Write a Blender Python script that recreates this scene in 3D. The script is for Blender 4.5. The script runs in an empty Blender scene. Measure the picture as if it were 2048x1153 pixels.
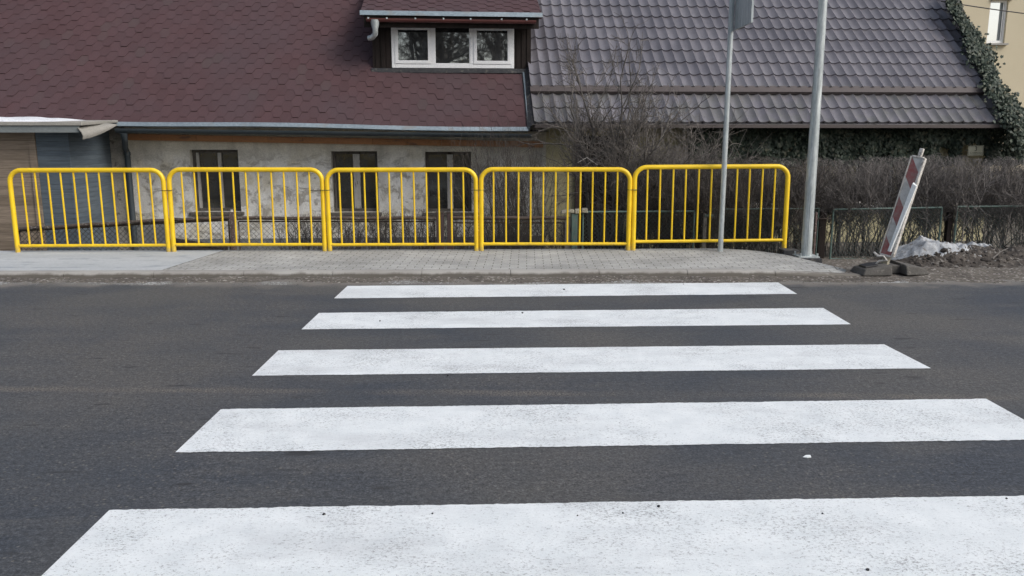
import bpy, math, random
import numpy as np
from mathutils import Vector, Matrix, noise as mnoise

random.seed(7)
rng = np.random.default_rng(7)
C = bpy.context.scene.collection
R = math.radians

# ------------------------------------------------------------------ camera
F = 1650.0; PITCH = R(10.67); YAW = -0.003; H = 1.6
CAM = Vector((0, 0, H))
cam_rot = Matrix.Rotation(YAW, 3, 'Z') @ Matrix.Rotation(math.pi / 2 - PITCH, 3, 'X')
cd = bpy.data.cameras.new('camera'); co = bpy.data.objects.new('camera', cd); C.objects.link(co)
cd.sensor_width = 36; cd.lens = F / 2048 * 36; cd.clip_end = 2000; cd.clip_start = 0.05
co.matrix_world = Matrix.Translation(CAM) @ cam_rot.to_4x4()
bpy.context.scene.camera = co

def ray(u, v):
    return cam_rot @ Vector(((u - 1024) / F, -(v - 576.5) / F, -1))
def Pz(u, v, z=0.0):
    d = ray(u, v); return CAM + d * ((z - H) / d.z)
def Py(u, v, y):
    d = ray(u, v); return CAM + d * (y / d.y)

# ------------------------------------------------------------------ materials
class NT:
    def __init__(s, name):
        s.m = bpy.data.materials.new(name); s.m.use_nodes = True
        s.t = s.m.node_tree; s.t.nodes.clear()
        s.out = s.t.nodes.new('ShaderNodeOutputMaterial')
        s.b = s.t.nodes.new('ShaderNodeBsdfPrincipled')
        s.t.links.new(s.b.outputs[0], s.out.inputs[0])
    def n(s, ty, **kw):
        x = s.t.nodes.new(ty)
        for k, v in kw.items(): setattr(x, k, v)
        return x
    def set(s, sock, v):
        if hasattr(v, 'is_output'): s.t.links.new(v, sock)
        elif isinstance(v, (tuple, list)) and len(v) == 3 and sock.type == 'RGBA': sock.default_value = (*v, 1)
        else: sock.default_value = v
    def pos(s, sc=(1, 1, 1), obj=False):
        if obj: o = s.n('ShaderNodeTexCoord').outputs['Object']
        else: o = s.n('ShaderNodeNewGeometry').outputs['Position']
        if sc != (1, 1, 1):
            m = s.n('ShaderNodeVectorMath', operation='MULTIPLY'); s.set(m.inputs[0], o); m.inputs[1].default_value = sc; o = m.outputs[0]
        return o
    def xyz(s, o):
        x = s.n('ShaderNodeSeparateXYZ'); s.set(x.inputs[0], o); return x.outputs
    def noise(s, vec, scale, detail=4, rough=.55, dist=0):
        x = s.n('ShaderNodeTexNoise'); s.set(x.inputs['Vector'], vec); x.inputs['Scale'].default_value = scale
        x.inputs['Detail'].default_value = detail; x.inputs['Roughness'].default_value = rough; x.inputs['Distortion'].default_value = dist
        return x.outputs['Fac']
    def voro(s, vec, scale, feature='F1', out='Distance'):
        x = s.n('ShaderNodeTexVoronoi', feature=feature); s.set(x.inputs['Vector'], vec); x.inputs['Scale'].default_value = scale
        return x.outputs[out]
    def ramp(s, fac, *stops):
        x = s.n('ShaderNodeValToRGB'); s.set(x.inputs[0], fac); e = x.color_ramp.elements
        while len(e) < len(stops): e.new(.5)
        for el, (p, c) in zip(e, stops):
            el.position = p; el.color = (*c, 1) if isinstance(c, (tuple, list)) else (c, c, c, 1)
        return x.outputs[0]
    def mix(s, fac, a, b, mode='MIX'):
        x = s.n('ShaderNodeMix', data_type='RGBA', blend_type=mode)
        s.set(x.inputs[0], fac); s.set(x.inputs[6], a); s.set(x.inputs[7], b); return x.outputs[2]
    def math(s, op, a, b=0.0, clamp=False):
        x = s.n('ShaderNodeMath', operation=op, use_clamp=clamp); s.set(x.inputs[0], a); s.set(x.inputs[1], b); return x.outputs[0]
    def bump(s, h, strength=.5, dist=.01):
        x = s.n('ShaderNodeBump'); s.set(x.inputs['Height'], h); x.inputs['Strength'].default_value = strength; x.inputs['Distance'].default_value = dist
        s.t.links.new(x.outputs[0], s.b.inputs['Normal'])
    def island(s):
        return s.n('ShaderNodeNewGeometry').outputs['Random Per Island']
    def done(s, col, rough=.7, metal=0.0, spec=.5):
        s.set(s.b.inputs['Base Color'], col); s.set(s.b.inputs['Roughness'], rough); s.set(s.b.inputs['Metallic'], metal)
        s.b.inputs['Specular IOR Level'].default_value = spec
        return s.m

def weathered(name, a, b, scale=3, rough=.75, metal=0.0, fine=60, bump=.25, dist=.004, sc=(1, 1, 1), c=None, spec=.5):
    n = NT(name); p = n.pos(sc)
    f = n.noise(p, scale, 6, .6); g = n.noise(p, fine, 3, .6)
    col = n.mix(n.ramp(f, (.35, 0.), (.65, 1.)), a, b)
    col = n.mix(.35, col, n.mix(n.ramp(g, (.3, 0.), (.7, 1.)), tuple(x * .65 for x in a), tuple(min(1, x * 1.3) for x in b)))
    if c: col = n.mix(n.ramp(n.noise(p, scale * 2.7, 8, .65), (.56, 0.), (.63, 1.)), col, c)
    n.bump(g, bump, dist)
    return n.done(col, rough, metal, spec)

M = {}
# asphalt
n = NT('asphalt'); p = n.pos()
big = n.noise(p, .45, 4, .55); mid = n.noise(n.pos((.7, 2.2, 1)), 1.6, 5, .6)
gr = n.noise(p, 82, 4, .8); gr2 = n.noise(n.pos((.8, 1, 1)), 34, 4, .75)
col = n.mix(n.ramp(big, (.38, 0.), (.62, 1.)), (.042, .049, .060), (.074, .074, .073))
col = n.mix(n.math('MULTIPLY', n.ramp(mid, (.5, 0.), (.74, 1.)), .55), col, (.088, .087, .085))
col = n.mix(1.0, col, n.ramp(gr, (.30, .26), (.5, 1.), (.70, 2.1)), 'MULTIPLY')
col = n.mix(.7, col, n.mix(1.0, col, n.ramp(gr2, (.32, .5), (.68, 1.6)), 'MULTIPLY'))
vc = n.voro(n.pos((.75, 1, 1)), 60, 'F1', 'Color'); vd = n.voro(n.pos((.75, 1, 1)), 60)
stone = n.math('MULTIPLY', n.ramp(n.xyz(vc)[0], (.82, 0.), (.93, .75)), n.ramp(vd, (.2, 1.), (.42, 0.)))
stone = n.math('MULTIPLY', stone, n.ramp(n.noise(p, .9, 3), (.36, .15), (.6, 1.)))
col = n.mix(stone, col, (.19, .178, .16))
dk = n.math('MULTIPLY', n.ramp(n.noise(n.pos((.9, 3.2, 1)), 2.4, 3, .5), (.655, 0.), (.70, 1.)), .7)
col = n.mix(dk, col, (.028, .028, .030))
worn = n.math('MULTIPLY', n.ramp(n.noise(n.pos((.35, 1, 1)), .8, 4, .6), (.47, 0.), (.66, 1.)), n.ramp(gr, (.46, 0.), (.62, 1.)))
col = n.mix(n.math('MULTIPLY', worn, .45), col, (.14, .13, .118))
# old rubbed-out centre line: pale grit along the middle seam
X, Y, Z = n.xyz(p)
seam = n.math('ABSOLUTE', n.math('SUBTRACT', n.math('ADD', n.math('MULTIPLY', X, .03), n.math('SUBTRACT', Y, n.math('MULTIPLY', n.noise(p, 3, 3), .10))), 4.90))
seam = n.math('MULTIPLY', n.ramp(seam, (.02, 1.), (.075, 0.)), n.ramp(gr, (.47, 0.), (.6, 1.)))
seam = n.math('MULTIPLY', seam, n.ramp(n.noise(p, 1.3, 4), (.42, .1), (.6, .75)))
col = n.mix(seam, col, (.22, .19, .155))
# dusty verge
dust = n.math('ADD', Y, n.math('MULTIPLY', n.noise(p, 2.3, 6, .65), .9))
col = n.mix(n.math('MULTIPLY', n.ramp(n.math('DIVIDE', dust, 10.), (.897, 0.), (.922, 1.)), .8), col, (.185, .172, .152))
n.bump(n.math('ADD', gr, n.math('MULTIPLY', gr2, .8)), .55, .006)
M['asphalt'] = n.done(col, n.ramp(gr, (.3, .62), (.7, .85)), 0, .4)
# road paint
n = NT('road_paint'); p = n.pos()
gr = n.noise(p, 70, 3, .8); pit = n.noise(n.pos((.8, 1.2, 1)), 80, 5, .9); area = n.noise(p, 1.7, 5, .65); tyre = n.noise(n.pos((.55, 1.5, 1)), 1.5, 5, .7)
thr = n.math('ADD', pit, n.math('MULTIPLY', n.math('SUBTRACT', area, .5), .30))
col = n.mix(n.ramp(n.noise(p, 6, 4), (.3, 0.), (.7, 1.)), (.67, .715, .735), (.765, .805, .82))
col = n.mix(n.math('MULTIPLY', n.ramp(tyre, (.50, 0.), (.74, 1.)), .5), col, (.42, .44, .46))
col = n.mix(n.ramp(thr, (.55, 0.), (.62, .75)), col, (.12, .125, .135))
n.bump(n.math('ADD', gr, pit), .5, .004)
M['paint'] = n.done(col, .6, 0, .4)
# worn edge line
n = NT('worn_paint'); p = n.pos()
w = n.noise(p, 26, 5, .8); a2 = n.noise(n.pos((1, .3, 1)), 1.1, 4, .6)
al = n.ramp(n.math('ADD', w, n.math('MULTIPLY', n.math('SUBTRACT', a2, .5), 1.1)), (.52, 0.), (.63, .85))
n.set(n.b.inputs['Alpha'], al)
M['worn'] = n.done((.42, .43, .42), .7)
# dirt
n = NT('dirt'); p = n.pos()
f = n.noise(p, 1.7, 6, .65); g = n.noise(p, 24, 5, .75); g2 = n.noise(p, 90, 2, .7)
col = n.ramp(f, (.3, (.085, .075, .066)), (.5, (.125, .112, .097)), (.7, (.18, .165, .142)))
col = n.mix(1., col, n.ramp(g, (.28, .35), (.5, .95), (.72, 1.75)), 'MULTIPLY')
vc = n.xyz(n.voro(p, 45, 'F1', 'Color'))[1]
col = n.mix(n.ramp(vc, (.9, 0.), (.93, .7)), col, (.42, .40, .37))
n.bump(n.math('ADD', g, n.math('MULTIPLY', g2, .5)), .9, .02)
M['dirt'] = n.done(col, .9, 0, .3)
M['soil'] = weathered('soil', (.042, .037, .033), (.095, .084, .074), 5, .95, 0, 35, 1.0, .02, c=(.20, .19, .175), spec=.2)
n = NT('soil_clods'); p = n.pos(); i = n.island(); col = n.ramp(i, (0., (.042, .037, .033)), (.7, (.085, .075, .066)), (.95, (.12, .11, .10)), (1., (.24, .23, .22))); n.bump(n.noise(p, 50, 4), .8, .01); M['clods'] = n.done(col, .95, 0, .2)
M['concrete'] = weathered('concrete', (.36, .385, .40), (.45, .475, .49), 1.5, .8, 0, 70, .4, .004, sc=(.5, 1.5, 1), c=(.29, .32, .345))
M['sillstone'] = weathered('kerb_concrete', (.26, .25, .235), (.40, .395, .375), 1.3, .85, 0, 60, .4, .004, sc=(.5, 1, 3))
n = NT('kerb_concrete'); p = n.pos(); X, Y, Z = n.xyz(p)
col = n.mix(n.ramp(n.noise(n.pos((.5, 1, 3)), 1.3, 6, .6), (.35, 0.), (.65, 1.)), (.25, .24, .225), (.37, .365, .345))
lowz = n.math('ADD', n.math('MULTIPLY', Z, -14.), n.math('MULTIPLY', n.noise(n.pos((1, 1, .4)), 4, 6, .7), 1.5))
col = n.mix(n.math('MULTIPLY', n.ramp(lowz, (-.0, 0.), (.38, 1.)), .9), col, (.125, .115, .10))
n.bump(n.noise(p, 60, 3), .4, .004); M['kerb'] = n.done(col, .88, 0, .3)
# pavers
n = NT('paving_bricks'); p = n.pos()
rot = n.n('ShaderNodeVectorRotate', rotation_type='Z_AXIS'); n.set(rot.inputs['Vector'], p); rot.inputs['Angle'].default_value = R(1.2)
br = n.n('ShaderNodeTexBrick', offset=.5); n.set(br.inputs['Vector'], rot.outputs[0])
br.inputs['Scale'].default_value = 1; br.inputs['Brick Width'].default_value = .2; br.inputs['Row Height'].default_value = .1
br.inputs['Mortar Size'].default_value = .006; br.inputs['Mortar Smooth'].default_value = .25
n.set(br.inputs['Color1'], (.355, .36, .35)); n.set(br.inputs['Color2'], (.42, .425, .41)); n.set(br.inputs['Mortar'], (.17, .165, .15))
f = n.noise(p, 1.3, 6, .65)
col = n.mix(1., br.outputs['Color'], n.ramp(f, (.3, .72), (.7, 1.15)), 'MULTIPLY')
col = n.mix(1., col, n.ramp(n.noise(p, 60, 4, .7), (.3, .7), (.7, 1.25)), 'MULTIPLY')
n.bump(n.math('SUBTRACT', n.math('MULTIPLY', n.noise(p, 60, 3), .3), br.outputs['Fac']), .7, .006)
M['pavers'] = n.done(col, .85, 0, .3)
# yellow paint
n = NT('yellow_paint'); p = n.pos()
col = n.mix(n.ramp(n.noise(p, 5, 5, .6), (.35, 0.), (.65, 1.)), (.76, .50, .010), (.86, .59, .020))
ch = n.ramp(n.noise(p, 55, 5, .75), (.69, 0.), (.72, .7))
col = n.mix(ch, col, (.35, .27, .12))
foot = n.math('ADD', n.math('MULTIPLY', n.xyz(p)[2], -5.), n.math('MULTIPLY', n.noise(p, 14, 5, .7), 1.6)); col = n.mix(n.math('MULTIPLY', n.ramp(foot, (.0, 0.), (.5, 1.)), .6), col, (.30, .235, .12))
n.bump(n.noise(p, 120, 2), .12, .002)
M['yellow'] = n.done(col, n.ramp(n.noise(p, 9, 4), (.3, .32), (.7, .5)), 0, .5)
# galvanised
n = NT('galvanised_steel'); p = n.pos((1, 1, .12))
f = n.noise(p, 26, 6, .7); g = n.voro(n.pos((1, 1, .5)), 60, 'F1', 'Color')
col = n.ramp(f, (.34, (.27, .305, .315)), (.52, (.44, .485, .49)), (.68, (.66, .71, .71)))
col = n.mix(.2, col, n.mix(n.xyz(g)[0], (.30, .33, .34), (.6, .64, .64)))
M['galv'] = n.done(col, n.ramp(f, (.3, .5), (.7, .38)), .3, .5)
M['black'] = weathered('black_plastic', (.01, .01, .011), (.02, .02, .02), 8, .5)
M['bitumen'] = weathered('black_bitumen', (.018, .02, .024), (.04, .042, .046), 6, .8, 0, 30, .7, .01, c=(.10, .095, .085))
# red brown shingles
n = NT('bitumen_shingles'); p = n.pos(); isl = n.island()
col = n.mix(isl, (.060, .031, .034), (.073, .039, .043))
col = n.mix(n.ramp(n.noise(p, .8, 4, .55), (.42, 0.), (.70, .7)), col, (.062, .043, .049))
col = n.mix(n.math('MULTIPLY', n.ramp(isl, (.93, 0.), (.97, 1.)), .25), col, (.05, .05, .045))
col = n.mix(1., col, n.ramp(n.noise(p, 110, 3, .75), (.28, .6), (.72, 1.4)), 'MULTIPLY')
n.bump(n.noise(p, 160, 2, .7), .4, .003)
M['shingle'] = n.done(col, .85, 0, .35)
M['shingle_edge_shade'] = weathered('bitumen_edge_shade', (.044, .026, .027), (.054, .033, .034), 4, .95, spec=.1)  # cut bitumen edge, coloured darker to paint in the overlap shadow under each tab
# metal tile
n = NT('metal_tile'); p = n.pos()
f = n.noise(p, 1.1, 5, .6); g = n.noise(p, 70, 4, .75); st = n.noise(n.pos((6, 1, 1)), 3, 4, .6)
col = n.mix(n.ramp(f, (.38, 0.), (.62, 1.)), (.108, .104, .120), (.150, .144, .161))
X, Y, Z = n.xyz(p)
moss = n.math('MULTIPLY', n.ramp(n.noise(p, 3.0, 6, .7), (.42, 0.), (.62, 1.)), n.ramp(n.math('MULTIPLY', Z, .25), (.57, 1.), (.62, .12)))
col = n.mix(n.math('MULTIPLY', moss, .55), col, (.10, .105, .085))
col = n.mix(1., col, n.ramp(g, (.28, .7), (.72, 1.3)), 'MULTIPLY')
col = n.mix(1., col, n.ramp(st, (.3, .88), (.7, 1.12)), 'MULTIPLY')
M['tile'] = n.done(col, n.ramp(g, (.3, .27), (.7, .42)), 0, .6)
M['flash'] = weathered('brown_flashing', (.060, .048, .046), (.080, .066, .064), 1.2, .5, 0, 60, .1, .002, sc=(.3, 1, 1))
M['zinc'] = weathered('zinc_edge', (.16, .205, .24), (.27, .33, .37), 2, .5, .3, 40, .15, .002, sc=(.6, 1, 1), c=(.22, .24, .25))
M['gutter'] = weathered('dark_gutter', (.030, .042, .052), (.055, .070, .080), 2, .5, .1, 50, .2, .003)
M['gutter_red'] = weathered('red_brown_gutter', (.10, .035, .032), (.14, .05, .045), 3, .4)
# old stucco
n = NT('old_stucco'); p = n.pos(); X, Y, Z = n.xyz(p)
f = n.noise(p, 2.1, 7, .65); fine = n.noise(p, 45, 5, .7); crk = n.noise(p, 6, 8, .72, .4)
col = n.mix(n.ramp(f, (.35, 0.), (.65, 1.)), (.48, .455, .375), (.61, .585, .50))
low = n.ramp(n.math('ADD', n.math('MULTIPLY', Z, -.42), 1.0), (.40, 0.), (.57, 1.))   # weathered lower half
pale = n.math('MULTIPLY', low, n.ramp(n.noise(p, 1.7, 5, .6), (.38, 0.), (.50, 1.)))
col = n.mix(n.math('MULTIPLY', pale, .85), col, (.66, .665, .655))
peel = n.math('MULTIPLY', low, n.ramp(n.noise(n.pos((1, 1, 1.2)), 3.6, 10, .78, .5), (.515, 0.), (.575, .8)))
col = n.mix(peel, col, n.ramp(crk, (.3, (.24, .225, .195)), (.7, (.40, .38, .335))))
stain = n.ramp(n.noise(n.pos((1.6, 1.6, .35)), 2.0, 6, .6), (.5, 0.), (.78, .55))
col = n.mix(stain, col, (.20, .185, .16))
col = n.mix(1., col, n.ramp(fine, (.3, .8), (.7, 1.16)), 'MULTIPLY')
n.bump(n.math('ADD', n.math('MULTIPLY', peel, -2.0), fine), .6, .008)
M['stucco'] = n.done(col, .9, 0, .25)
M['stucco_grey'] = weathered('grey_stained_stucco', (.15, .145, .13), (.29, .28, .255), 3, .9, 0, 50, .5, .006, c=(.10, .095, .085))
M['stucco_yellow'] = weathered('yellow_stucco', (.44, .40, .24), (.52, .48, .31), 2, .9, 0, 60, .4, .004, c=(.33, .30, .2))
M['stucco_cream'] = weathered('cream_stucco', (.52, .46, .33), (.58, .52, .385), .8, .9, 0, 120, .3, .004, spec=.2)
M['plinth'] = weathered('grey_plinth', (.10, .11, .12), (.19, .20, .20), 3, .9, 0, 40, .5, .006)
M['oldwood'] = weathered('weathered_wood', (.14, .13, .115), (.24, .225, .20), 4, .85, 0, 60, .5, .004, sc=(2, 2, .4), c=(.07, .062, .055))
M['frameold'] = weathered('grimy_window_wood', (.060, .054, .048), (.115, .105, .094), 4, .85, 0, 60, .5, .004, sc=(2, 2, .4), c=(.035, .03, .027))
M['palewood'] = weathered('peeling_white_wood', (.30, .29, .27), (.42, .41, .385), 5, .8, 0, 60, .5, .004, sc=(2, 2, .4), c=(.15, .14, .125))
M['darkwood'] = weathered('dark_brown_wood', (.012, .010, .009), (.028, .022, .020), 4, .8, 0, 50, .4, .004, sc=(3, 3, .5), spec=.15)
M['brownpost'] = weathered('brown_painted_post', (.055, .035, .034), (.085, .060, .058), 3, .6, 0, 60, .3, .003)
M['orange'] = weathered('orange_timber', (.30, .135, .055), (.42, .21, .10), 2.5, .75, 0, 50, .3, .004, sc=(.5, 2, 2), c=(.20, .11, .07))
M['pvc'] = weathered('white_plastic_frame', (.78, .80, .81), (.85, .865, .87), 3, .35, 0, 60, .05, .001)
M['snow'] = weathered('snow', (.66, .70, .75), (.80, .83, .86), 9, .6, 0, 60, .6, .01, c=(.5, .52, .54))
M['snowdirty'] = weathered('dirty_snow', (.24, .252, .265), (.45, .475, .495), 7, .7, 0, 60, .8, .010, c=(.19, .18, .168))
M['rust'] = weathered('rusty_pipe', (.045, .036, .032), (.10, .075, .062), 9, .85, .1, 70, .5, .003, c=(.20, .19, .175))
M['wire'] = weathered('dark_wire', (.05, .05, .05), (.09, .085, .08), 9, .7, .3)
M['rustpost'] = weathered('flaking_rusty_post', (.07, .045, .04), (.14, .10, .09), 14, .85, 0, 70, .6, .005, c=(.32, .29, .28))
M['green'] = weathered('green_fence_paint', (.075, .125, .112), (.115, .175, .155), 5, .6, 0, 60, .3, .003, c=(.13, .14, .125))
M['greywire'] = weathered('grey_green_wire', (.06, .085, .08), (.10, .13, .12), 9, .6, .2)
M['felt'] = weathered('roofing_felt', (.20, .195, .175), (.30, .29, .265), 2.5, .9, 0, 90, .5, .004)
M['fascia'] = weathered('grey_fascia', (.13, .15, .155), (.19, .21, .21), 3, .8, 0, 60, .3, .003, sc=(.4, 1, 2))
M['brick'] = weathered('old_brick', (.22, .20, .16), (.36, .34, .26), 8, .9, 0, 50, .6, .006)
M['enamel'] = weathered('cream_enamel', (.50, .49, .36), (.56, .55, .42), 6, .45)
M['ink'] = weathered('black_lettering', (.012, .012, .01), (.02, .02, .018), 6, .6)
M['rubber'] = weathered('recycled_rubber', (.058, .055, .050), (.105, .10, .092), 6, .9, 0, 60, .6, .006, c=(.15, .142, .13))
M['offwhite'] = weathered('dirty_white_plastic', (.50, .48, .44), (.66, .64, .60), 9, .6, 0, 60, .3, .003, c=(.24, .225, .2))
M['brightwhite'] = weathered('white_reflective_film', (.74, .80, .81), (.84, .88, .88), 9, .4)
M['twig'] = None
def twigmat(name, a, b):
    n = NT(name); i = n.island(); p = n.pos()
    col = n.mix(i, a, b); col = n.mix(1., col, n.ramp(n.noise(p, 60, 2), (.3, .75), (.7, 1.25)), 'MULTIPLY')
    return n.done(col, .85, 0, .2)
M['twig_hedge'] = twigmat('hedge_twigs', (.055, .049, .047), (.25, .235, .225))
M['twig_dark'] = twigmat('dark_twigs', (.035, .030, .028), (.13, .118, .108))
M['twig_grey'] = twigmat('grey_twigs', (.085, .078, .070), (.22, .20, .185))
M['bark'] = twigmat('grey_bark', (.10, .093, .085), (.20, .187, .172))
n = NT('ivy_leaf'); i = n.island()
col = n.ramp(i, (0., (.018, .030, .021)), (.55, (.036, .054, .038)), (.85, (.062, .082, .058)), (1., (.10, .10, .07)))
M['ivy'] = n.done(col, .6, 0, .4)
# glass
def glass(name, refl, tint=(.012, .013, .014), rough=.02):
    n = NT(name); p = n.pos()
    g = n.n('ShaderNodeBsdfGlossy'); g.inputs['Roughness'].default_value = rough; g.inputs['Color'].default_value = (.92, .96, .97, 1)
    n.done(n.mix(n.ramp(n.noise(p, 4, 4), (.4, 0.), (.7, 1.)), tint, tuple(x * 2.0 for x in tint)), .6, 0, .2)
    b = n.n('ShaderNodeBump'); n.set(b.inputs['Height'], n.noise(p, 2.2, 2)); b.inputs['Strength'].default_value = .05; b.inputs['Distance'].default_value = .02
    n.t.links.new(b.outputs[0], g.inputs['Normal'])
    mx = n.n('ShaderNodeMixShader'); mx.inputs[0].default_value = refl
    n.t.links.new(n.b.outputs[0], mx.inputs[1]); n.t.links.new(g.outputs[0], mx.inputs[2]); n.t.links.new(mx.outputs[0], n.out.inputs[0])
    return n.m
M['glass_new'] = glass('clear_window_glass', .5)
M['glass_old'] = glass('dusty_dark_glass', .10, (.016, .016, .015), .10)
M['glass_far'] = glass('bright_window_glass', .75, (.1, .1, .1))
# boards: horizontal planks by world height
def boards(name, a, b, h, groove=.06):
    n = NT(name); p = n.pos(); X, Y, Z = n.xyz(p)
    zz = n.math('DIVIDE', Z, h); row = n.math('FLOOR', zz); fr = n.math('FRACT', zz)
    wn = n.n('ShaderNodeTexWhiteNoise', noise_dimensions='1D'); n.set(wn.inputs['W'], row)
    col = n.mix(wn.outputs['Value'], a, b)
    col = n.mix(1., col, n.ramp(n.noise(n.pos((1, 1, 14)), 3, 6, .65), (.3, .7), (.7, 1.2)), 'MULTIPLY')
    gr = n.math('LESS_THAN', fr, groove)
    col = n.mix(n.math('MULTIPLY', gr, n.noise(p, 6, 3)), col, tuple(x * .5 for x in a))
    n.bump(n.math('SUBTRACT', n.noise(n.pos((1, 1, 14)), 5, 4), gr), .6, .01)
    return n.done(col, .8, 0, .3)
M['planks'] = boards('brown_planks', (.185, .148, .112), (.265, .215, .168), .135)
M['blueboards'] = boards('blue_grey_boards', (.088, .112, .136), (.105, .130, .152), .07, .06)
# red white bands on the delineator
n = NT('red_white_bands'); p = n.pos(obj=True); X, Y, Z = n.xyz(p)
band = n.math('FRACT', n.math('ADD', n.math('MULTIPLY', n.math('ADD', Z, n.math('MULTIPLY', X, 1.35)), 2.15), .15))
col = n.mix(n.math('LESS_THAN', band, .5), (.56, .56, .54), (.30, .085, .08))
col = n.mix(n.ramp(n.noise(p, 9, 6, .7), (.44, 0.), (.7, .75)), col, (.30, .285, .26))
M['bands'] = n.done(col, .5)

# ------------------------------------------------------------------ mesh helpers
class MB:
    def __init__(s): s.v = []; s.f = []
    def add(s, vs, fs):
        o = len(s.v); s.v += [tuple(x) for x in vs]; s.f += [tuple(i + o for i in f) for f in fs]; return s
    def box(s, a, b):
        x0, y0, z0 = a; x1, y1, z1 = b
        return s.add([(x0, y0, z0), (x1, y0, z0), (x1, y1, z0), (x0, y1, z0), (x0, y0, z1), (x1, y0, z1), (x1, y1, z1), (x0, y1, z1)],
                     [(0, 3, 2, 1), (4, 5, 6, 7), (0, 1, 5, 4), (1, 2, 6, 5), (2, 3, 7, 6), (3, 0, 4, 7)])
    def hexa(s, b4, t4):
        return s.add(list(b4) + list(t4), [(0, 3, 2, 1), (4, 5, 6, 7), (0, 1, 5, 4), (1, 2, 6, 5), (2, 3, 7, 6), (3, 0, 4, 7)])
    def quad(s, *vs): return s.add(vs, [tuple(range(len(vs)))])
    def bar(s, p0, p1, w, d, up=(0, 0, 1)):
        p0, p1 = Vector(p0), Vector(p1); t = (p1 - p0).normalized(); a = t.cross(Vector(up))
        if a.length < 1e-4: a = t.cross(Vector((1, 0, 0)))
        a.normalize(); b = t.cross(a)
        c = lambda p: [p + a * w / 2 * i + b * d / 2 * j for i, j in ((-1, -1), (1, -1), (1, 1), (-1, 1))]
        return s.hexa(c(p0), c(p1))
    def tube(s, path, r, n=10, cap=True, closed=False):
        path = [Vector(p) for p in path]; k = len(path); rs = r if isinstance(r, (list, tuple)) else [r] * k
        rings = []; prev = None
        for i, p in enumerate(path):
            if closed: t = path[(i + 1) % k] - path[i - 1]
            else: t = path[min(i + 1, k - 1)] - path[max(i - 1, 0)]
            t.normalize()
            if prev is None:
                a = t.cross(Vector((0, 0, 1)))
                if a.length < .05: a = t.cross(Vector((0, 1, 0)))
            else: a = prev - t * prev.dot(t)
            a.normalize(); prev = a; b = t.cross(a)
            rings.append([p + (a * math.cos(q) + b * math.sin(q)) * rs[i] for q in [2 * math.pi * j / n for j in range(n)]])
        vs = [x for rg in rings for x in rg]; fs = []
        for i in range(k if closed else k - 1):
            i2 = (i + 1) % k
            for j in range(n):
                fs.append((i * n + j, i * n + (j + 1) % n, i2 * n + (j + 1) % n, i2 * n + j))
        if cap and not closed:
            fs.append(tuple(range(n - 1, -1, -1))); fs.append(tuple((k - 1) * n + j for j in range(n)))
        return s.add(vs, fs)
    def build(s, name, mat, parent=None, smooth=False, local=False, bevel=0):
        me = bpy.data.meshes.new(name)
        vs = s.v
        if parent is not None and not local:
            inv = wm(parent).inverted(); vs = [tuple(inv @ Vector(v)) for v in vs]
        me.from_pydata(vs, [], s.f); me.update()
        if smooth:
            me.polygons.foreach_set('use_smooth', [True] * len(me.polygons))
            try: me.set_sharp_from_angle(angle=R(40))
            except Exception: pass
        return link(name, me, mat, parent, bevel)

def wm(o):
    m = o.matrix_basis.copy()
    while o.parent: o = o.parent; m = o.matrix_basis @ m
    return m
def link(name, me, mat, parent=None, bevel=0):
    me.materials.append(M[mat] if isinstance(mat, str) else mat)
    o = bpy.data.objects.new(name, me); C.objects.link(o)
    if parent is not None: o.parent = parent
    if bevel:
        b = o.modifiers.new('bevel', 'BEVEL'); b.width = bevel; b.segments = 2; b.limit_method = 'ANGLE'
    return o
def thing(name, label, cat, loc=(0, 0, 0), rz=0, group=None):
    o = bpy.data.objects.new(name, None); C.objects.link(o); o.location = loc; o.rotation_euler = (0, 0, rz); o.empty_display_size = .1
    return tag(o, label, cat, group)
def tag(o, label, cat, group=None, kind=None):
    o['label'] = label; o['category'] = cat
    if group: o['group'] = group
    if kind: o['kind'] = kind
    return o
def struct(o, label=None):
    o['kind'] = 'structure'
    if label: o['label'] = label
    return o
def copy_tree(o, parent=None):
    c = o.copy(); C.objects.link(c)
    if parent is not None: c.parent = parent
    for ch in list(o.children): copy_tree(ch, c)
    return c

def fast_mesh(name, verts, faces):   # faces: (n,k) array
    me = bpy.data.meshes.new(name); nv, nf, k = len(verts), len(faces), faces.shape[1]
    me.vertices.add(nv); me.vertices.foreach_set('co', np.asarray(verts, np.float32).ravel())
    me.loops.add(nf * k); me.loops.foreach_set('vertex_index', np.asarray(faces, np.int32).ravel())
    me.polygons.add(nf); me.polygons.foreach_set('loop_start', np.arange(0, nf * k, k, dtype=np.int32))
    me.update(calc_edges=True); me.validate(); return me

def unit(a): return a / np.maximum(np.linalg.norm(a, axis=-1, keepdims=True), 1e-9)
def grow(P, D, L, nseg, wander, up=0.0):
    P = np.array(P, float); D = unit(np.array(D, float)); K = len(P); L = np.broadcast_to(np.asarray(L, float), (K,))
    nodes = [P]; dirs = [D]
    for i in range(nseg):
        D = D + rng.normal(0, wander, (K, 3)); D[:, 2] += up; D = unit(D)
        P = P + D * (L / nseg)[:, None]; nodes.append(P); dirs.append(D)
    return np.stack(nodes, 1), np.stack(dirs, 1)
def kids(nodes, dirs, count, t0, t1, spread, power=1.0):
    K, n = nodes.shape[:2]; i = rng.integers(0, K, count)
    t = (t0 + (t1 - t0) * rng.random(count) ** power) * (n - 1.001); j = t.astype(int); fr = (t - j)[:, None]
    P = nodes[i, j] * (1 - fr) + nodes[i, j + 1] * fr
    D = unit(dirs[i, j] + rng.normal(0, spread, (count, 3))); return P, D, i, t / (n - 1)
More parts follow.
